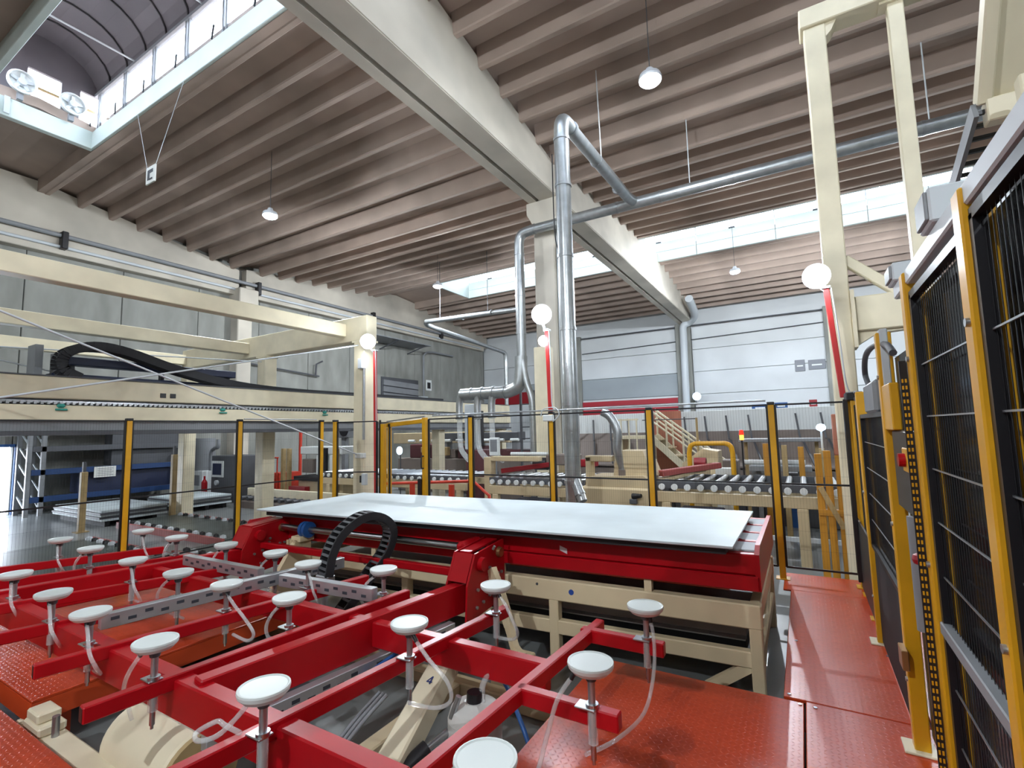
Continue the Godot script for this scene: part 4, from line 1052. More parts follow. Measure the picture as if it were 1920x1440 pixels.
func ducts() -> void:
	var r := 0.125
	var t := thing("extraction_duct", "tall galvanised extraction duct rising in front of the column and turning back", "duct", V(-3.12, FLOOR, -7.1))
	var top := [V(-3.12, 6.5, -7.1), V(-3.12, 6.75, -7.12), V(-3.12, 6.87, -7.2), V(-3.12, 6.9, -7.4)]
	part("riser", g().tube([V(-3.12, FLOOR, -7.1), V(-3.12, 3.0, -7.1)] + bend(top, 4), r, 20), "duct", t)
	part("run", g().tube([V(-3.12, 6.9, -7.4), V(-3.05, 6.9, -10.5), V(-2.98, 6.9, -10.82)], r * 0.9, 20), "duct", t)
	for y in [0.9, 2.1, 3.3, 4.5, 5.7, 6.5]: collar(t, V(-3.12, y, -7.1), V(0, 1, 0), r)
	for z in [-7.5, -8.7, -10.0]: collar(t, V(-3.1, 6.9, z), V(0, 0, 1), r * 0.9)
	part("branch", g().cyl(V(-3.1, 0.95, -7.08), V(-2.92, 0.62, -6.98), 0.09, 0.07, 16), "duct", t)
	collar(t, V(-2.98, 0.73, -7.01), V(0.18, -0.33, 0.1), 0.08)
	part("wire", g().tube(bend([V(-3.3, 6.3, -7.1), V(-3.3, 5.0, -7.1), V(-3.24, 4.6, -7.1)], 4), 0.01, 6), "black", t)
	# second duct along the hall with its drop and manifold
	var d := thing("extraction_duct", "long galvanised duct hanging across the hall with a drop beside the column", "duct", V(-6.08, 2.7, -10.85))
	part("run", g().tube([V(9.0, 6.88, -10.85), V(-5.7, 6.88, -10.85)] + bend([V(-5.7, 6.88, -10.85), V(-5.95, 6.84, -10.85), V(-6.06, 6.7, -10.85), V(-6.08, 6.45, -10.85)], 4) + [V(-6.08, 3.5, -10.85)], r * 1.02, 20), "duct", d)
	for x in [-5.6, -4.6, -3.4, -2.4, -0.9, 0.8, 2.2, 3.8]: collar(d, V(x, 6.88, -10.85), V(1, 0, 0), r)
	for y in [6.3, 5.2, 4.2, 3.55]: collar(d, V(-6.08, y, -10.85), V(0, 1, 0), r)
	part("leg", g().tube(bend([V(-6.1, 3.6, -10.85), V(-6.12, 3.2, -10.85), V(-6.2, 2.85, -10.85), V(-6.5, 2.72, -10.85)], 5) + [V(-8.0, 2.72, -10.85)], r * 1.3, 20), "duct", d)
	part("leg", g().tube(bend([V(-6.05, 3.55, -10.8), V(-5.95, 3.0, -10.8), V(-5.8, 2.5, -10.8), V(-5.78, 1.9, -10.8), V(-5.78, 0.9, -10.8)], 5), 0.085, 16), "duct", d)
	for x in [-7.65, -7.3, -6.95, -6.6]: collar(d, V(x, 2.72, -10.85), V(1, 0, 0), r * 1.32)
	collar(d, V(-5.78, 2.3, -10.8), V(0, 1, 0), 0.085)
	var k := 0
	for x in [-8.05, -7.45, -7.0]:
		var p := part("drop", g().tube(bend([V(x + 0.25, 2.72, -10.8), V(x + 0.06, 2.66, -10.8), V(x, 2.45, -10.8), V(x, 2.05, -10.8)], 5), 0.095, 14), "galva", d)
		collar(d, V(x, 2.08, -10.8), V(0, 1, 0), 0.1)
		part("soft_hose", g().tube(bend([V(x, 2.08, -10.8), V(x + 0.02, 1.6, -10.78), V(x + 0.08, 1.25, -10.75), V(x + 0.3, 1.02, -10.7), V(x + 0.4, 0.95, -10.7)], 6), 0.07, 14), "clear", p)
		k += 1
	for c in [[-1.76, "hanging chain carrying the long duct, left of the cream portal"], [2.3, "hanging chain carrying the long duct, right of the cream portal"]]:
		solo("hanging_chain", c[1], "chain", g().cyl(V(c[0], 7.0, -10.85), V(c[0], rib_y(-10.85) + 0.4, -10.85), 0.012, -1, 6), "grey_light", "chains carrying the ducts")
	solo("hanging_chain", "hanging chain carrying the duct that turns back near the column", "chain", g().cyl(V(-3.1, 7.0, -9.0), V(-3.14, 9.0, -9.0), 0.012, -1, 6), "grey_light", "chains carrying the ducts")
	# duct elbow dropping at the beam end on the back wall
	var w := thing("wall_duct", "grey pipe dropping down the back wall below the roof beam end", "pipe", V(-5.0, 2.8, -28.9))
	part("pipe", g().tube(bend([V(-4.6, 8.3, -26.0), V(-4.7, 7.9, -28.0), V(-5.1, 7.7, -28.9), V(-5.5, 7.5, -28.95), V(-5.55, 7.0, -29.0)], 5) + [V(-5.6, 2.0, -29.0)], 0.2, 16), "grey_light", w)

# ---------------------------------------------------------------- machines behind the fence
func roller_conveyor(label: String, x0: float, x1: float, z0: float, z1: float, top: float, step: float, legs: Array, beam := "beige") -> Node3D:
	var t := thing("roller_conveyor", label, "conveyor", V((x0 + x1) * 0.5, FLOOR, (z0 + z1) * 0.5))
	for z in [z0, z1]:
		part("side_beam", g().bb(x0, x1, top - 0.35, top - 0.18, z - 0.05, z + 0.05, 0.01), beam, t)
		part("bearing_rail", g().bb(x0, x1, top - 0.13, top - 0.02, z - 0.02, z + 0.02), "grey_dark", t)
		for x in legs:
			part("leg", g().bb(x - 0.07, x + 0.07, FLOOR, top - 0.35, z - 0.06, z + 0.06, 0.01), beam, t)
	var x := x0 + 0.1
	while x < x1 - 0.05:
		var ro := part("roller", g().cyl(V(x, top - 0.05, z0 - 0.01), V(x, top - 0.05, z1 + 0.01), 0.045, -1, 10), "galva", t)
		part("roller_end", g().cyl(V(x, top - 0.1, z0 + 0.05), V(x, top - 0.1, z0 + 0.09), 0.05, -1, 12), "white_box", ro)
		x += step
	part("lower_rail", g().bb(x0, x1, 0.02, 0.08, z0 - 0.03, z0 + 0.03), "grey_light", t)
	return t

func back_machines() -> void:
	roller_conveyor("cream roller conveyor behind the fence, right of the cream press", -2.15, 0.62, -8.3, -9.7, 0.84, 0.2, [-2.0, -0.08, 0.5])
	roller_conveyor("cream roller conveyor behind the fence, left of the tall ducts", -5.65, -3.55, -8.6, -9.9, 0.78, 0.19, [-5.5, -3.7])
	roller_conveyor("far cream roller conveyor seen through the yellow gate", -12.0, -6.9, -9.5, -10.9, 0.68, 0.24, [-11.7, -10.0, -8.4, -7.1])
	# cream sanding press
	var p := thing("edge_press", "bulky cream press machine with a sloping hood beside the tall duct", "machine", V(-2.8, FLOOR, -8.2))
	part("body", g().bb(-3.4, -2.2, FLOOR, 0.72, -8.9, -8.0, 0.03), "beige", p)
	part("table_wing", g().prism(V(-3.3, 0.72, -8.85), V(1, 0, 0), V(0, 1, 0), [Vector2(0, 0), Vector2(1.12, 0), Vector2(1.14, 0.1), Vector2(1.0, 0.2), Vector2(0, 0.16)], 0.8), "beige", p)
	part("hood", g().prism(V(-2.85, 0.9, -8.8), V(1, 0, 0), V(0, 1, 0), [Vector2(0, 0), Vector2(0.68, 0), Vector2(0.52, 0.42), Vector2(0.06, 0.42)], 0.6), "beige", p)
	part("frame", g().bb(-3.32, -3.22, 0.85, 1.22, -8.3, -8.1, 0.01).bb(-3.32, -2.85, 1.14, 1.24, -8.3, -8.1, 0.01), "beige", p)
	part("door", g().bb(-2.78, -2.42, FLOOR + 0.1, 0.36, -7.99, -7.97, 0.005), "grey_light", p)
	part("opening", g().bb(-3.2, -2.9, FLOOR + 0.1, 0.35, -7.995, -7.985), "navy", p)
	part("handwheel", g().cyl(V(-2.45, 0.6, -7.95), V(-2.3, 0.62, -7.9), 0.05, 0.03, 12), "black", p)
	part("valve", g().bb(-2.5, -2.38, 0.48, 0.56, -7.97, -7.9, 0.01), "grey_dark", p)
	part("hose", g().tube(bend([V(-3.0, 2.0, -8.2), V(-2.86, 1.9, -8.2), V(-2.75, 1.65, -8.2), V(-2.76, 1.35, -8.2), V(-2.72, 1.1, -8.25), V(-2.7, 0.95, -8.25)], 6), 0.075, 14), "galva", p)
	part("hose_foot", g().cyl(V(-2.7, 0.86, -8.25), V(-2.7, 1.0, -8.25), 0.08, -1, 14), "brown_grey", p)
	var q := thing("belt_unit", "cream belt unit with a sloping red guard right of the press", "machine", V(-1.8, FLOOR, -9.2))
	part("body", g().prism(V(-2.3, FLOOR, -11.2), V(1, 0, 0), V(0, 1, 0), [Vector2(0.2, 0), Vector2(0.8, 0), Vector2(0.8, 1.55), Vector2(0.5, 1.6), Vector2(0.1, 1.3)], 0.6), "beige", q)
	part("guard", g().bar(V(-2.15, 0.92, -8.6), V(-1.35, 1.0, -9.6), 0.14, 0.1, 0.01), "pink_edge", q)
	part("guard", g().bar(V(-2.2, 0.8, -8.5), V(-1.6, 0.93, -9.4), 0.16, 0.05), "beige", q)
	part("roll", g().cyl(V(-1.75, 1.05, -9.5), V(-1.55, 1.05, -9.5), 0.09, -1, 14), "red_dark", q)
	part("leg", g().bb(-1.7, -1.55, FLOOR, 0.95, -9.92, -9.82), "beige", q)
	var dr := thing("yellow_reel", "yellow cable reel housing low behind the fence post", "reel", V(-1.85, FLOOR, -7.7))
	part("disc", g().cyl(V(-1.85, 0.2, -7.75), V(-1.85, 0.2, -7.6), 0.24, -1, 24), "yellow", dr)
	part("hub", g().cyl(V(-1.85, 0.2, -7.6), V(-1.85, 0.2, -7.56), 0.08, -1, 14), "black", dr)
	part("foot", g().bb(-2.0, -1.7, FLOOR, 0.0, -7.75, -7.6), "yellow", dr)
	# portal with red slide left of the press
	var s := thing("saw_portal", "cream portal with a dark red slide below the duct manifold", "machine", V(-5.2, FLOOR, -9.1))
	part("post", g().bb(-5.9, -5.72, FLOOR, 1.16, -8.95, -8.75, 0.01), "beige", s)
	part("beam", g().bb(-5.72, -4.6, 1.08, 1.18, -8.95, -8.75, 0.01), "beige", s)
	part("post", g().bb(-4.75, -4.6, FLOOR, 1.08, -10.2, -10.02, 0.01), "beige", s)
	part("slide", g().bar(V(-5.6, 0.86, -9.0), V(-4.5, 1.0, -9.2), 0.14, 0.1, 0.01), "red_dark", s)
	part("motor", g().cyl(V(-4.95, 1.0, -9.3), V(-4.65, 1.0, -9.3), 0.13, -1, 16), "black", s)
	part("carriage", g().bb(-4.65, -4.0, 0.98, 1.2, -9.6, -9.2, 0.02), "brown_grey", s)
	part("carriage", g().bb(-3.95, -3.6, 0.95, 1.1, -9.5, -9.25, 0.02), "red_dark", s)
	part("roll_row", g().cyl(V(-5.6, 1.2, -9.4), V(-4.7, 1.2, -9.4), 0.04, -1, 10), "white_box", s)
	var sc := thing("control_screen", "small white framed control screen below the duct manifold", "screen", V(-6.6, 0.9, -10.3))
	part("case", g().bb(-6.78, -6.5, 1.1, 1.55, -10.4, -10.3, 0.02), "white_box", sc)
	part("glass", g().bb(-6.74, -6.54, 1.2, 1.5, -10.299, -10.295), "grey_mid", sc)
	part("stand", g().bb(-6.67, -6.61, FLOOR, 1.1, -10.4, -10.34), "grey_mid", sc)
	var cab := thing("machine_cabinet", "row of grey machine cabinets behind the duct manifold hoses", "cabinet", V(-7.4, FLOOR, -11.6))
	part("cabinet", g().bb(-8.3, -7.6, FLOOR, 1.2, -11.9, -11.4, 0.02), "burgundy", cab)
	part("cabinet", g().bb(-7.55, -6.5, FLOOR, 0.95, -11.9, -11.4, 0.02), "brown_grey", cab)
	part("cabinet", g().bb(-8.4, -8.05, 1.2, 2.5, -11.8, -11.5, 0.02), "grey_light", cab)
	part("vent", g().bb(-8.0, -7.9, 1.3, 2.3, -11.75, -11.6), "black", cab)
	# ladder
	var l := thing("ladder", "narrow grey steel ladder standing under the duct drop", "ladder", V(-6.2, FLOOR, -11.3))
	for x in [-6.4, -5.98]: part("rail", g().bb(x - 0.025, x + 0.025, FLOOR, 2.75, -11.33, -11.27), "grey_dark", l)
	for k in 9: part("rung", g().cyl(V(-6.4, 0.0 + 0.3 * k, -11.3), V(-5.98, 0.0 + 0.3 * k, -11.3), 0.015, -1, 8), "grey_dark", l)
	# beige square support post by the column
	solo("support_post", "wide cream support post directly in front of the concrete column", "post", g().bb(-5.42, -5.04, FLOOR, 3.68, -10.55, -10.25, 0.015), "cream")
	# bunker with stakes
	var b := thing("stake_bunker", "long white and grey storage bin with upright stakes along the back", "bin", V(-2.9, FLOOR, -16))
	part("back_wall", g().bb(-7.2, 1.5, 1.5, 2.2, -16.6, -16.5, 0.01), "white_box", b)
	part("chute", g().prism(V(-7.2, 0, 0), V(0, 0, -1), V(0, 1, 0), [Vector2(16.5, 1.55), Vector2(15.4, 0.55), Vector2(15.4, 0.45), Vector2(16.55, 1.45)], 8.7), "brown_grey", b)
	part("skirt", g().bb(-7.2, 1.5, FLOOR, 0.5, -15.5, -15.4), "brown_grey", b)
	for k in 14:
		part("stake", g().bar(V(-6.9 + 0.62 * k, 1.3, -16.2), V(-6.98 + 0.62 * k, 2.02, -16.4), 0.05, 0.05), "grey_dark", b)
		part("chute_rib", g().bar(V(-6.6 + 0.62 * k, 0.6, -15.38), V(-6.85 + 0.62 * k, 1.28, -16.1), 0.05, 0.04), "grey_dark", b)
	for k in 4: part("leg", g().bb(-7.1 + 2.8 * k, -6.95 + 2.8 * k, FLOOR, 1.5, -16.7, -16.5), "grey_dark", b)
	# stairs
	var st := thing("access_stairs", "cream access stairs with handrails leading down beside a brick-red panel", "stairs", V(-2.6, FLOOR, -13))
	for z in [-12.8, -13.5]:
		part("stringer", g().bar(V(-3.45, 1.5, z), V(-1.55, FLOOR + 0.05, z), 0.05, 0.16), "cream", st)
		part("handrail", g().cyl(V(-3.45, 2.2, z), V(-1.75, 0.85, z), 0.03, -1, 8), "cream", st)
		part("handrail", g().cyl(V(-3.45, 1.95, z), V(-1.75, 0.6, z), 0.025, -1, 8), "cream", st)
		for k in 5:
			var x := -3.4 + 0.4 * k
			part("baluster", g().cyl(V(x, 1.46 - 0.385 * k, z), V(x, 2.16 - 0.32 * k, z), 0.025, -1, 8), "cream", st)
	for k in 8: part("step", g().bb(-3.4 + 0.24 * k, -3.15 + 0.24 * k, 1.38 - 0.21 * k, 1.41 - 0.21 * k, -13.47, -12.83), "beige", st)
	part("landing", g().bb(-4.3, -3.4, 1.42, 1.5, -13.6, -12.7), "cream", st)
	for x in [-4.25, -3.5]: part("leg", g().bb(x - 0.05, x + 0.05, FLOOR, 1.42, -13.5, -12.8), "cream", st)
	solo("brick_red_panel", "brick-red partition panel behind the cream stairs", "panel", g().bb(-3.75, -2.85, FLOOR, 2.15, -13.95, -13.85, 0.01), "brick")
	var cg := thing("mesh_cage", "cream barred cage left of the access stairs", "cage", V(-3.9, FLOOR, -12.5))
	for x in [-4.25, -4.05, -3.85, -3.65]: part("bar", g().cyl(V(x, 0.9, -12.4), V(x, 1.95, -12.4), 0.02, -1, 8), "cream", cg)
	for y in [0.95, 1.45, 1.92]: part("rail", g().bb(-4.28, -3.6, y - 0.02, y + 0.02, -12.42, -12.38), "cream", cg)
	part("base", g().bb(-4.28, -3.6, FLOOR, 0.9, -12.6, -12.38, 0.01), "beige", cg)
	# yellow hoop and signal lamp
	var h := thing("guard_hoop", "rounded yellow tube hoop over the right roller conveyor", "guard", V(-1.55, FLOOR, -9.95))
	part("hoop", g().tube([V(-1.92, FLOOR, -9.95), V(-1.92, 1.2, -9.95)] + bend([V(-1.92, 1.2, -9.95), V(-1.89, 1.33, -9.95), V(-1.8, 1.38, -9.95)], 4) + bend([V(-1.27, 1.38, -9.95), V(-1.18, 1.33, -9.95), V(-1.15, 1.2, -9.95)], 4) + [V(-1.15, FLOOR, -9.95)], 0.045, 12), "yellow", h)
	var sg := thing("signal_lamp", "small red and yellow signal lamp above the roller conveyor", "signal lamp", V(-0.98, 1.3, -9.95))
	part("stalk", g().cyl(V(-0.98, FLOOR, -9.95), V(-0.98, 1.44, -9.95), 0.015, -1, 8), "black", sg)
	part("yellow_light", g().cyl(V(-0.98, 1.44, -9.95), V(-0.98, 1.53, -9.95), 0.035, -1, 12), "signal_yellow", sg)
	part("red_light", g().cyl(V(-0.98, 1.53, -9.95), V(-0.98, 1.62, -9.95), 0.04, 0.03, 12), "signal_red", sg)
	var pt := thing("pipe_stand", "thin yellow pipe stand with a grey crossbar behind the guard hoop", "stand", V(-1.6, FLOOR, -11))
	part("pole", g().cyl(V(-2.0, FLOOR, -11.35), V(-2.0, 1.9, -11.35), 0.025, -1, 8), "tan", pt)
	part("crossbar", g().cyl(V(-3.2, 1.88, -11.35), V(-2.0, 1.88, -11.35), 0.012, -1, 6), "grey_dark", pt)
	var wb := thing("work_bench", "grey bench with a white roll on top behind the right conveyor", "bench", V(-0.5, FLOOR, -10.8))
	part("top", g().bb(-0.95, 0.1, 0.82, 0.92, -11.1, -10.6, 0.01), "grey_mid", wb)
	part("roll", g().cyl(V(-1.05, 0.98, -10.8), V(0.0, 0.98, -10.8), 0.05, -1, 12), "white_box", wb)
	part("canopy", g().bb(-1.1, 0.3, 1.38, 1.44, -11.2, -10.5, 0.01), "grey_mid", wb)
	for x in [-1.0, 0.2]: part("post", g().bb(x - 0.03, x + 0.03, FLOOR, 1.38, -10.85, -10.79), "tan", wb)
	for x in [-0.8, -0.1]: part("leg", g().bb(x - 0.04, x + 0.04, FLOOR, 0.82, -10.85, -10.75), "grey_mid", wb)
	solo("white_cabinet", "small white cabinet under the yellow hoop", "cabinet", g().bb(-1.5, -1.2, FLOOR, 0.9, -10.4, -10.15, 0.01), "white_box")
	# row of yellow stop posts behind the right corner
	var k2 := 0
	var words := ["first ochre guard post behind the right conveyor, counted from the left", "second ochre guard post behind the right conveyor, counted from the left", "third ochre guard post behind the right conveyor, counted from the left", "fourth ochre guard post behind the right conveyor, counted from the left"]
	for x in [-0.62, -0.32, -0.06, 0.26]:
		solo("guard_post", words[k2], "post", g().bb(x - 0.045, x + 0.045, FLOOR, 1.36 - 0.03 * k2, -10.35, -10.25, 0.006), "ochre" if k2 % 2 == 0 else "tan", "ochre guard posts")
		k2 += 1
	var gd := thing("gate_stop", "cluster of yellow steel uprights at the conveyor end by the corner", "guard", V(0.3, FLOOR, -7.4))
	for q2 in [[0.14, 1.32], [0.24, 1.36], [0.36, 1.3]]:
		part("upright", g().bb(q2[0] - 0.04, q2[0] + 0.04, FLOOR, q2[1], -7.5, -7.42, 0.006), "ochre", gd)
	part("brace", g().bar(V(0.14, 0.9, -7.42), V(0.36, 0.4, -7.42), 0.05, 0.06), "tan", gd)
	part("crossbar", g().bb(0.1, 0.42, 0.55, 0.62, -7.52, -7.4), "ochre", gd)
	part("brown_post", g().bb(0.32, 0.44, 1.3, 1.82, -7.5, -7.44, 0.01), "brick", gd)
	part("stalk", g().cyl(V(0.2, 1.36, -7.46), V(0.2, 1.6, -7.46), 0.012, -1, 8), "white_box", gd)
	part("lamp_head", g().lathe(V(0.2, 1.66, -7.43), [Vector2(0, -0.06), Vector2(0.05, -0.03), Vector2(0.055, 0.0), Vector2(0.04, 0.03), Vector2(0, 0.045)], 14), "lamp_small", gd)
	for w in [[V(-11.4, 1.15, -12.0), "small bluish work lamp shining through the yellow gate"], [V(-5.0, 3.4, -28.9), "small round wall lamp on the back wall right of the red band"]]:
		var wl := thing("work_lamp", w[1], "lamp", w[0], "small work lamps")
		var rr := 0.13 if w[0].z > -20 else 0.22
		part("shell", g().lathe(w[0], [Vector2(0, -0.1), Vector2(rr, -0.04), Vector2(rr * 1.05, 0.0)], 16, Basis(V(1, 0, 0), V(0.4, 0, 0.92), V(0, -1, 0))), "lamp_shell", wl)
		part("lens", g().lathe(w[0], [Vector2(rr, 0.0), Vector2(rr * 0.7, 0.05), Vector2(0, 0.06)], 16, Basis(V(1, 0, 0), V(0.4, 0, 0.92), V(0, -1, 0))), "lamp_small", wl)
		part("stand", g().cyl(V(w[0].x - 0.05, FLOOR if w[0].z > -20 else w[0].y - 0.5, w[0].z - 0.1), w[0] + V(-0.05, 0, -0.1), 0.02, -1, 8), "grey_dark", wl)
	# dark machine bed in the gloom behind the conveyors
	var db := thing("chain_bed", "low dark machine bed with blue and grey drives behind the roller conveyors", "machine", V(-2.2, FLOOR, -12.0))
	part("bed", g().bb(-4.8, 0.9, FLOOR, 0.45, -12.2, -11.5, 0.02), "grey_dark", db)
	for k in 9:
		var dx := -4.6 + 0.6 * k
		part("drive", g().bb(dx, dx + 0.34, 0.45, 0.6 + 0.12 * (k * 7 % 4), -12.1, -11.6, 0.02), ["brown_grey", "grey_dark", "burgundy", "grey_mid", "navy"][k * 3 % 5], db)
		part("side_plate", g().bb(dx + 0.1, dx + 0.22, FLOOR, 0.4, -11.49, -11.44), ["rubber", "blue", "grey_mid"][k % 3], db)
	for lc in [["dark drive cabinet under the right roller conveyor", -1.6], ["dark drive cabinet under the left roller conveyor", -4.9]]:
		var dc := thing("drive_cabinet", lc[0], "cabinet", V(lc[1], FLOOR, -9.0), "drive cabinets under the conveyors")
		part("case", g().bb(lc[1] - 0.35, lc[1] + 0.35, FLOOR, 0.3, -9.3, -8.75, 0.02), "navy", dc)
		part("motor", g().cyl(V(lc[1] + 0.45, -0.1, -9.0), V(lc[1] + 0.85, -0.1, -9.0), 0.14, -1, 16), "grey_dark", dc)
		part("panel", g().bb(lc[1] - 0.1, lc[1] + 0.2, FLOOR + 0.1, 0.2, -8.75, -8.74), "grey_light", dc)
	# orange handrail
	var o := thing("handrail", "low orange handrail behind the fence gate", "handrail", V(-6.2, FLOOR, -7.5))
	part("rail", g().tube([V(-7.5, 0.68, -7.5), V(-5.3, 0.8, -7.5), V(-4.95, 0.55, -7.5), V(-4.93, FLOOR, -7.5)], 0.03, 10), "orange_rail", o)
	for x in [-6.78, -5.8]: part("stanchion", g().bb(x - 0.05, x + 0.05, FLOOR, 0.72, -7.53, -7.47, 0.006), "orange_rail", o)
	part("end_panel", g().bb(-4.92, -4.72, FLOOR, 0.42, -7.6, -7.4, 0.01), "red_dark", o)
	# machine line far behind the gate
	var f := thing("press_line", "dark burgundy press line with pale rollers far behind the gate", "machine", V(-10.0, FLOOR, -14.0))
	part("bed", g().bb(-13.0, -7.6, FLOOR, 0.8, -14.6, -13.6, 0.02), "brown_grey", f)
	part("carriage", g().bb(-12.6, -11.3, 0.8, 1.3, -14.5, -13.8, 0.03), "burgundy", f)
	part("carriage", g().bb(-11.2, -10.5, 0.8, 1.1, -14.5, -13.8, 0.03), "brown_grey", f)
	part("carriage", g().bb(-10.4, -9.5, 0.8, 1.22, -14.5, -13.8, 0.03), "burgundy", f)
	part("spray_head", g().bb(-11.9, -11.6, 1.0, 1.2, -13.8, -13.6, 0.02), "tan", f)
	part("spray_head", g().bb(-10.9, -10.7, 0.9, 1.2, -13.8, -13.6, 0.02), "tan", f)
	part("spray_head", g().bb(-9.9, -9.7, 0.95, 1.25, -13.8, -13.6, 0.02), "grey_mid", f)
	part("carriage", g().bb(-9.2, -7.8, 0.8, 1.1, -14.5, -13.8, 0.03), "burgundy", f)
	part("bridge", g().bb(-11.2, -8.0, 1.4, 1.68, -14.4, -13.9, 0.02), "grey_dark", f)
	for x in [-11.1, -8.2]: part("bridge_post", g().bb(x - 0.1, x + 0.1, 0.8, 1.4, -14.3, -14.0), "grey_mid", f)
	for k in 9: part("guide_roller", g().cyl(V(-12.6 + 0.55 * k, 1.42, -13.75), V(-12.3 + 0.55 * k, 1.42, -13.75), 0.05, -1, 10), "white_box", f)
	part("cream_beam", g().bb(-14.5, -9.0, 1.3, 1.72, -15.2, -14.9, 0.02), "beige", f)

# ---------------------------------------------------------------- left part of the hall
func left_machines() -> void:
	# blue storage rack at the left wall
	var r := thing("storage_rack", "blue and grey storage rack with dark sheets against the left wall", "rack", V(-18.9, FLOOR, -7.0))
	for z in [-4.95, -5.25, -9.0]:
		for x in [-18.5, -19.3]:
			part("upright", g().bb(x - 0.05, x + 0.05, FLOOR, 2.3, z - 0.05, z + 0.05), "grey_mid", r)
		for k in 5: part("lacing", g().bar(V(-18.5, -0.2 + 0.45 * k, z), V(-19.3, 0.2 + 0.45 * k, z), 0.03, 0.04), "grey_light", r)
	for y in [0.1, 0.85, 1.5, 2.15]:
		part("rack_beam", g().bb(-18.55, -18.45, y - 0.08, y + 0.08, -9.0, -5.0, 0.01), "blue_rack" if y < 1.2 else "grey_dark", r)
		part("shelf", g().bb(-19.4, -18.5, y - 0.02, y + 0.02, -9.0, -5.0), "grey_dark", r)
	var sh := thing("sheet_stack", "stack of dark sheets standing in the blue rack", "sheets", V(-18.9, 0.18, -7.6))
	part("sheets", g().bb(-19.2, -18.6, 0.18, 0.75, -8.6, -6.1), "navy", sh)
	part("sheets", g().bb(-19.2, -18.65, 0.93, 1.4, -8.8, -6.9), "grey_dark", sh)
	part("sheets", g().bb(-19.2, -18.65, 1.55, 2.05, -8.8, -6.9), "grey_dark", sh)
	var pn := thing("paper_notice", "white paper notice hanging on the blue rack", "notice", V(-18.4, 0.7, -6.7))
	part("paper", g().bb(-18.43, -18.42, 0.6, 0.92, -6.95, -6.4), "paper", pn)
	for k in 5: part("print_line", g().bb(-18.419, -18.416, 0.65 + 0.05 * k, 0.665 + 0.05 * k, -6.88 + 0.03 * (k % 2), -6.48), "grey_mid", pn)
	# piles of pale boards on the floor
	for k in 2:
		var t := thing("board_pile", ["long pile of pale boards on dark bearers in front of the blue rack", "shorter pile of pale boards beside the cream gantry foot"][k], "boards", V(-15.8, FLOOR, -5.9 - 2.0 * k))
		for j in 3:
			part("bearer", g().bb(-17.2 + 0.4 * k, -14.5 - 0.4 * k, FLOOR, FLOOR + 0.14, -5.4 - 0.5 * j - 2.0 * k, -5.3 - 0.5 * j - 2.0 * k), "rubber", t)
		for j in 5:
			part("board", g().bb(-17.4 + 0.4 * k + 0.04 * j, -14.4 - 0.4 * k - 0.03 * (j % 3), FLOOR + 0.14 + 0.05 * j, FLOOR + 0.185 + 0.05 * j, -6.6 - 1.9 * k, -5.2 - 2.0 * k + 0.03 * (j % 2)), "board" if j % 2 == 0 else "grey_dark", t)
	# ochre stop posts
	for q in [[-14.2, -4.75, 1.0, "single ochre post standing free before the blue rack"], [-14.16, -6.6, 1.3, "ochre post close beside the cream gantry foot"]]:
		var t := thing("stop_post", q[3], "post", V(q[0], FLOOR, q[1]), "ochre stop posts")
		part("shaft", g().bb(q[0] - 0.06, q[0] + 0.06, FLOOR, q[2], q[1] - 0.06, q[1] + 0.06, 0.01), "tan", t)
		part("sensor", g().bb(q[0] - 0.03, q[0] + 0.03, q[2], q[2] + 0.22, q[1] - 0.03, q[1] + 0.03), "grey_dark", t)
		part("foot_plate", g().bb(q[0] - 0.12, q[0] + 0.12, FLOOR, FLOOR + 0.02, q[1] - 0.12, q[1] + 0.12), "tan", t)
	# low roller tables sunk near the floor
	var k3 := 0
	for q in [[-14.0, -9.6, -6.7, -5.4, "low grey roller table with pink edge beyond the left fence"], [-9.5, -8.1, -6.6, -4.5, "low grey roller table close behind the left fence post"], [-12.4, -9.1, -4.3, -1.4, "wide low grey-green floor table beyond the left fence"]]:
		var t := thing("low_roller_table", q[4], "table", V((q[0] + q[1]) * 0.5, FLOOR, (q[2] + q[3]) * 0.5), "low floor tables")
		part("deck", g().bb(q[0], q[1], FLOOR, FLOOR + 0.12, q[2], q[3], 0.01), "table_green", t)
		part("edge_strip", g().bb(q[0], q[1], FLOOR, FLOOR + 0.14, q[3], q[3] + 0.06), "pink_edge", t)
		part("edge_strip", g().bb(q[0], q[1], FLOOR, FLOOR + 0.14, q[2] - 0.06, q[2]), "pink_edge", t)
		var x: float = q[0] + 0.2
		while x < q[1] - 0.1:
			part("ball_roller", g().lathe(V(x, FLOOR + 0.12, q[2] + 0.08), [Vector2(0.06, 0), Vector2(0.05, 0.05), Vector2(0, 0.07)], 10), "black" if k3 % 2 else "grey_light", t)
			part("ball_roller", g().lathe(V(x, FLOOR + 0.12, q[3] - 0.08), [Vector2(0.06, 0), Vector2(0.05, 0.05), Vector2(0, 0.07)], 10), "grey_light" if k3 % 2 == 0 else "black", t)
			x += 0.25
			k3 += 1
	var sr := thing("steel_roller_bed", "bed of shiny steel rollers behind the suction pads at the left", "rollers", V(-8.5, FLOOR, -3.2))
	part("frame", g().bb(-9.05, -8.0, FLOOR, FLOOR + 0.15, -4.38, -4.32).bb(-9.05, -8.0, FLOOR, FLOOR + 0.15, -2.0, -1.94), "grey_dark", sr)
	for k in 11: part("roller", g().cyl(V(-9.0 + 0.095 * k, FLOOR + 0.17, -4.32), V(-9.0 + 0.095 * k, FLOOR + 0.17, -2.0), 0.035, -1, 10), "steel", sr)
	var cv := thing("side_conveyor", "low cream conveyor rail with dark rollers behind the left fence", "conveyor", V(-11.5, FLOOR, -9.0))
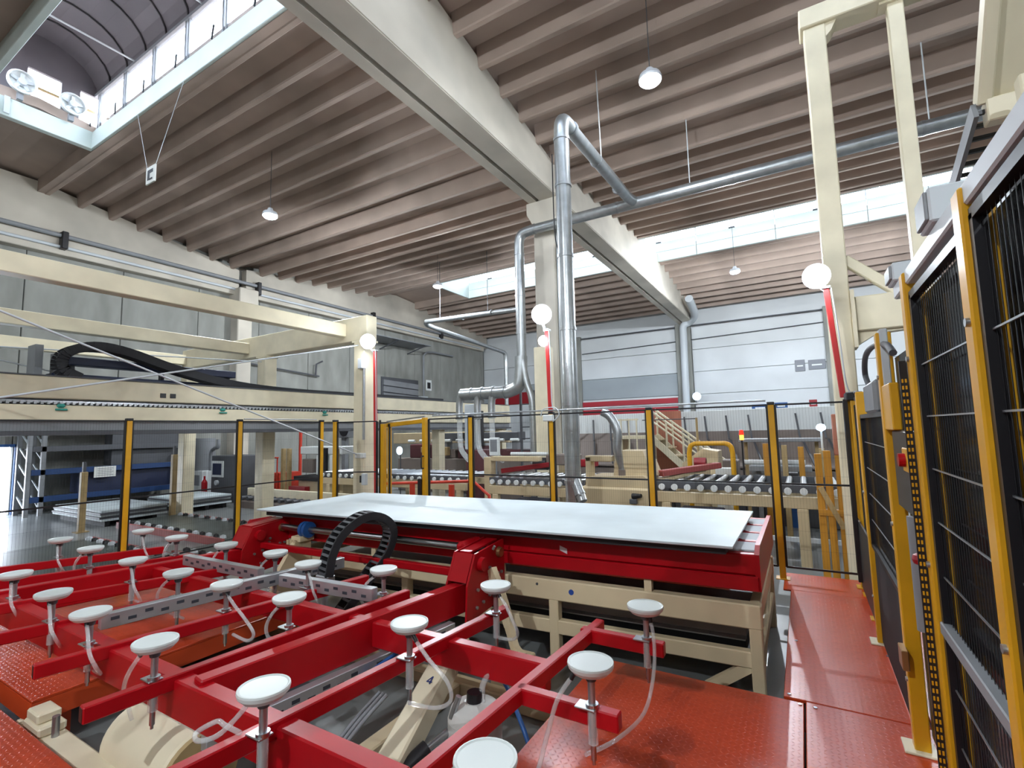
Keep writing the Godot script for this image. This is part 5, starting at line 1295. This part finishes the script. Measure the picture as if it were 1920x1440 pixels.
	part("rail", g().bb(-14.6, -7.6, -0.05, 0.18, -8.95, -8.85, 0.01), "cream", cv)
	for k in 22: part("roller", g().cyl(V(-14.4 + 0.3 * k, -0.08, -8.84), V(-14.4 + 0.3 * k, -0.08, -8.55), 0.06, -1, 10), "grey_dark", cv)
	part("base", g().bb(-14.6, -7.6, FLOOR, -0.16, -8.95, -8.5), "brown_grey", cv)
	# dark operator cabinet and neighbours
	var c := thing("operator_cabinet", "dark grey operator cabinet with a white framed window", "cabinet", V(-16.6, FLOOR, -9.3))
	part("body", g().bb(-17.0, -15.5, FLOOR, 1.12, -9.9, -9.05, 0.02), "grey_dark", c)
	part("window_frame", g().bb(-16.95, -16.25, 0.42, 0.95, -9.05, -9.02, 0.01), "white_box", c)
	part("window", g().bb(-16.85, -16.35, 0.5, 0.87, -9.02, -9.01), "navy", c)
	part("knob", g().cyl(V(-16.6, 0.25, -9.05), V(-16.6, 0.25, -8.98), 0.08, -1, 12), "grey_light", c)
	solo("fire_extinguisher", "red fire extinguisher standing beside the dark cabinet", "extinguisher", g().lathe(V(-17.2, FLOOR, -8.95), [Vector2(0, 0), Vector2(0.09, 0), Vector2(0.09, 0.6), Vector2(0.03, 0.7), Vector2(0.03, 0.8), Vector2(0, 0.8)], 14), "red")
	var ac := thing("filter_unit", "white filter unit with a grey round grille beside the dark cabinet", "filter unit", V(-18.0, FLOOR, -9.4))
	part("case", g().bb(-18.4, -17.65, FLOOR, 0.6, -9.7, -9.1, 0.02), "white_box", ac)
	part("grille", g().bb(-18.1, -17.8, 0.1, 0.45, -9.1, -9.08), "grey_mid", ac)
	part("tank", g().cyl(V(-18.1, 0.6, -9.4), V(-18.1, 1.7, -9.4), 0.32, -1, 20), "grey_mid", ac)
	part("pipe", g().tube(bend([V(-17.5, 0.6, -9.3), V(-17.5, 1.2, -9.3), V(-17.3, 1.35, -9.3), V(-17.1, 1.4, -9.3), V(-17.1, 1.65, -9.3)], 5), 0.06, 10), "grey_mid", ac)
	# orange red stairs and white boxed line behind it
	var s := thing("red_stairs", "orange-red platform stairs with thin handrails at the left", "stairs", V(-14.5, FLOOR, -10.4))
	for k in 5: part("step", g().bb(-16.6 + 0.25 * k, -15.05, FLOOR + 0.17 * k, FLOOR + 0.17 * (k + 1) - 0.01, -11.0, -10.2), "orange_rail", s)
	part("handrail", g().tube([V(-17.0, 0.2, -10.15), V(-15.9, 1.0, -10.15), V(-15.05, 1.0, -10.15)], 0.025, 8), "orange_rail", s)
	part("handrail", g().tube([V(-16.9, -0.05, -10.15), V(-15.8, 0.75, -10.15)], 0.02, 8), "orange_rail", s)
	for x in [-15.9, -15.1]: part("stanchion", g().cyl(V(x, FLOOR, -10.15), V(x, 1.0, -10.15), 0.022, -1, 8), "orange_rail", s)
	solo("sprinkler_riser", "thin red vertical riser pipe on the far left wall", "pipe", g().cyl(V(-17.0, FLOOR, -12.4), V(-17.0, 2.4, -12.4), 0.06, -1, 8), "orange_rail")
	var w := thing("stacking_cell", "stacking cell of white boxes between ochre posts behind the left fence", "machine", V(-13.4, FLOOR, -10.6))
	for x in [-14.9, -14.6, -12.3]: part("post", g().bb(x - 0.06, x + 0.06, FLOOR, 1.3, -10.3, -10.18, 0.008), "tan", w)
	part("top_case", g().bb(-14.4, -12.4, 1.1, 1.35, -11.0, -10.5, 0.02), "white_box", w)
	part("case", g().bb(-13.6, -13.2, 0.45, 1.08, -10.7, -10.5, 0.02), "white_box", w)
	part("case", g().bb(-12.95, -12.6, 0.45, 1.08, -10.7, -10.5, 0.02), "white_box", w)
	part("case", g().bb(-14.3, -13.75, 0.5, 0.95, -10.7, -10.5, 0.02), "brown_grey", w)
	part("pillar", g().bb(-13.15, -13.02, 0.4, 1.3, -10.5, -10.4), "rubber", w)
	part("bed", g().bb(-14.3, -12.0, 0.28, 0.42, -11.0, -10.2, 0.01), "rubber", w)
	part("base", g().bb(-14.2, -12.1, FLOOR, 0.28, -11.0, -10.3, 0.02), "beige", w)
	part("red_base", g().bb(-14.4, -13.6, FLOOR, 0.1, -10.28, -10.1), "red_dark", w)
	part("fan_box", g().bb(-14.6, -13.5, 1.6, 2.15, -12.3, -12.0, 0.02), "grey_mid", w)
	part("fan_mouth", g().cyl(V(-14.05, 1.88, -12.0), V(-14.05, 1.88, -11.97), 0.22, -1, 16), "black", w)
	part("fan_post", g().bb(-14.3, -14.1, FLOOR, 1.6, -12.25, -12.1), "grey_mid", w)

# ---------------------------------------------------------------- things on the walls
func wall_details() -> void:
	var p := thing("wall_pipe", "long grey service pipe with clamps below the roof girder on the left wall", "pipe", V(-19.25, 7.6, -11))
	part("pipe", g().cyl(V(-19.25, 8.08, 6.0), V(-19.25, 7.9, -28.5), 0.07, -1, 12), "grey_mid", p)
	part("pipe", g().cyl(V(-19.3, 7.72, 6.0), V(-19.3, 7.6, -28.5), 0.05, -1, 10), "grey_light", p)
	for z in [-5.6, -11.9, -18.3, -24.0]:
		part("clamp", g().bb(-19.38, -19.12, 7.6, 8.15, z - 0.08, z + 0.08, 0.02), "black", p)
	part("ledge", g().bb(-19.7, -19.35, 7.45, 7.7, -29.0, 6.5, 0.02), "concrete_beam", p)
	# louvred openings
	var l := thing("wall_louvre", "dark grey louvred opening high on the left wall", "louvre", V(-19.6, 2.9, -21))
	for k in 5: part("slat", g().bar(V(-19.62, 3.1 + 0.36 * k, -19.4), V(-19.62, 3.0 + 0.36 * k, -22.2), 0.1, 0.3), "grey_mid", l)
	part("backing", g().bb(-19.7, -19.66, 2.85, 4.85, -22.3, -19.3), "grey_dark", l)
	var c := thing("wall_conduit", "vertical grey conduit with a cabinet and a small sign on the left wall", "conduit", V(-19.5, 2.8, -22.5))
	part("conduit", g().tube(bend([V(-19.5, 3.0, -22.6), V(-19.5, 5.8, -22.6), V(-19.5, 6.5, -22.7), V(-19.5, 6.7, -23.4)], 5) + [V(-19.5, 6.7, -25.5)], 0.06, 8), "grey_mid", c)
	part("cabinet", g().bb(-19.68, -19.4, 2.9, 3.9, -22.9, -22.3, 0.02), "grey_light", c)
	part("sign", g().bb(-19.68, -19.64, 4.3, 4.95, -23.5, -23.0), "white_box", c)
	part("sign_mark", g().bb(-19.64, -19.63, 4.42, 4.8, -23.4, -23.1), "black", c)
	var rod := thing("wall_rod", "thin grey wall rod with an angled bracket beside the cream gantry", "bracket", V(-19.5, 4.4, -13.5))
	part("rod", g().cyl(V(-19.55, 4.75, -11.8), V(-19.55, 4.5, -15.2), 0.035, -1, 8), "grey_dark", rod)
	part("bracket", g().tube([V(-19.55, 4.5, -15.0), V(-19.5, 5.05, -15.0), V(-19.3, 5.2, -15.2)], 0.04, 8), "grey_dark", rod)
	var tr := thing("ceiling_pipe", "grey pipe hung from the roof that turns down in front of the back wall", "pipe", V(-13.3, 3.4, -18))
	part("pipe", g().tube([V(-9.0, 6.35, -16.0), V(-13.3, 6.35, -15.6)] + bend([V(-13.3, 6.35, -15.6), V(-13.5, 6.3, -15.9), V(-13.4, 6.2, -16.5)], 4) + [V(-13.05, 5.8, -21.0)] + bend([V(-13.05, 5.8, -21.0), V(-13.0, 5.7, -21.4), V(-13.0, 5.3, -21.5)], 4) + [V(-13.0, 0.9, -21.5)], 0.1, 12), "duct", tr)
	for q in [[-10.4, -15.9], [-12.6, -15.65]]: part("hanger", g().cyl(V(q[0], 6.4, q[1]), V(q[0], 8.9, q[1]), 0.012, -1, 6), "grey_dark", tr)
	for x in [-11.6, -10.2]: collar(tr, V(x, 6.35, -15.85), V(1, 0, 0.05), 0.1)
	var cs := thing("cable_shelf", "dark cable shelf bracketed out from the far left wall", "shelf", V(-18.8, 6.4, -19))
	part("shelf", g().bb(-19.72, -18.2, 6.7, 6.75, -21.8, -16.5), "grey_mid", cs)
	for z in [-17.0, -19.2, -21.4]: part("bracket", g().bar(V(-19.7, 6.35, z), V(-18.3, 6.68, z), 0.04, 0.06), "grey_dark", cs)
	for q in [[0.1, 4.75, 0.45, 0.6, "upper-left grey notice on the white back wall", "sign_grey"], [0.85, 4.75, 0.75, 0.5, "upper-right grey notice on the white back wall beside the lamp pole", "sign_grey"], [-1.9, 2.65, 0.8, 0.35, "blue notice low on the white back wall", "blue"], [-0.9, 2.7, 0.6, 0.35, "second blue notice low on the white back wall", "blue"], [0.55, 2.75, 0.35, 0.4, "small dark red notice on the back wall", "red_dark"]]:
		var s := thing("wall_notice", q[4], "notice", V(q[0], q[1] - q[3] / 2, -29.48), "notices on the back wall")
		part("board", g().bb(q[0] - q[2] / 2, q[0] + q[2] / 2, q[1] - q[3] / 2, q[1] + q[3] / 2, -29.5, -29.45, 0.01), q[5], s)
		part("print", g().bb(q[0] - q[2] * 0.3, q[0] + q[2] * 0.3, q[1] - 0.05, q[1] + 0.02, -29.45, -29.445), "white_box", s)
	var cr := thing("wall_cable", "thin dark cable run across the top of the back wall", "cable", V(-3.0, 6.7, -29.4))
	part("cable", g().cyl(V(-12.0, 6.55, -29.42), V(1.5, 6.9, -29.42), 0.03, -1, 6), "grey_dark", cr)
	part("cable", g().cyl(V(-12.0, 7.55, -29.4), V(4.0, 7.55, -29.4), 0.04, -1, 6), "grey_dark", cr)
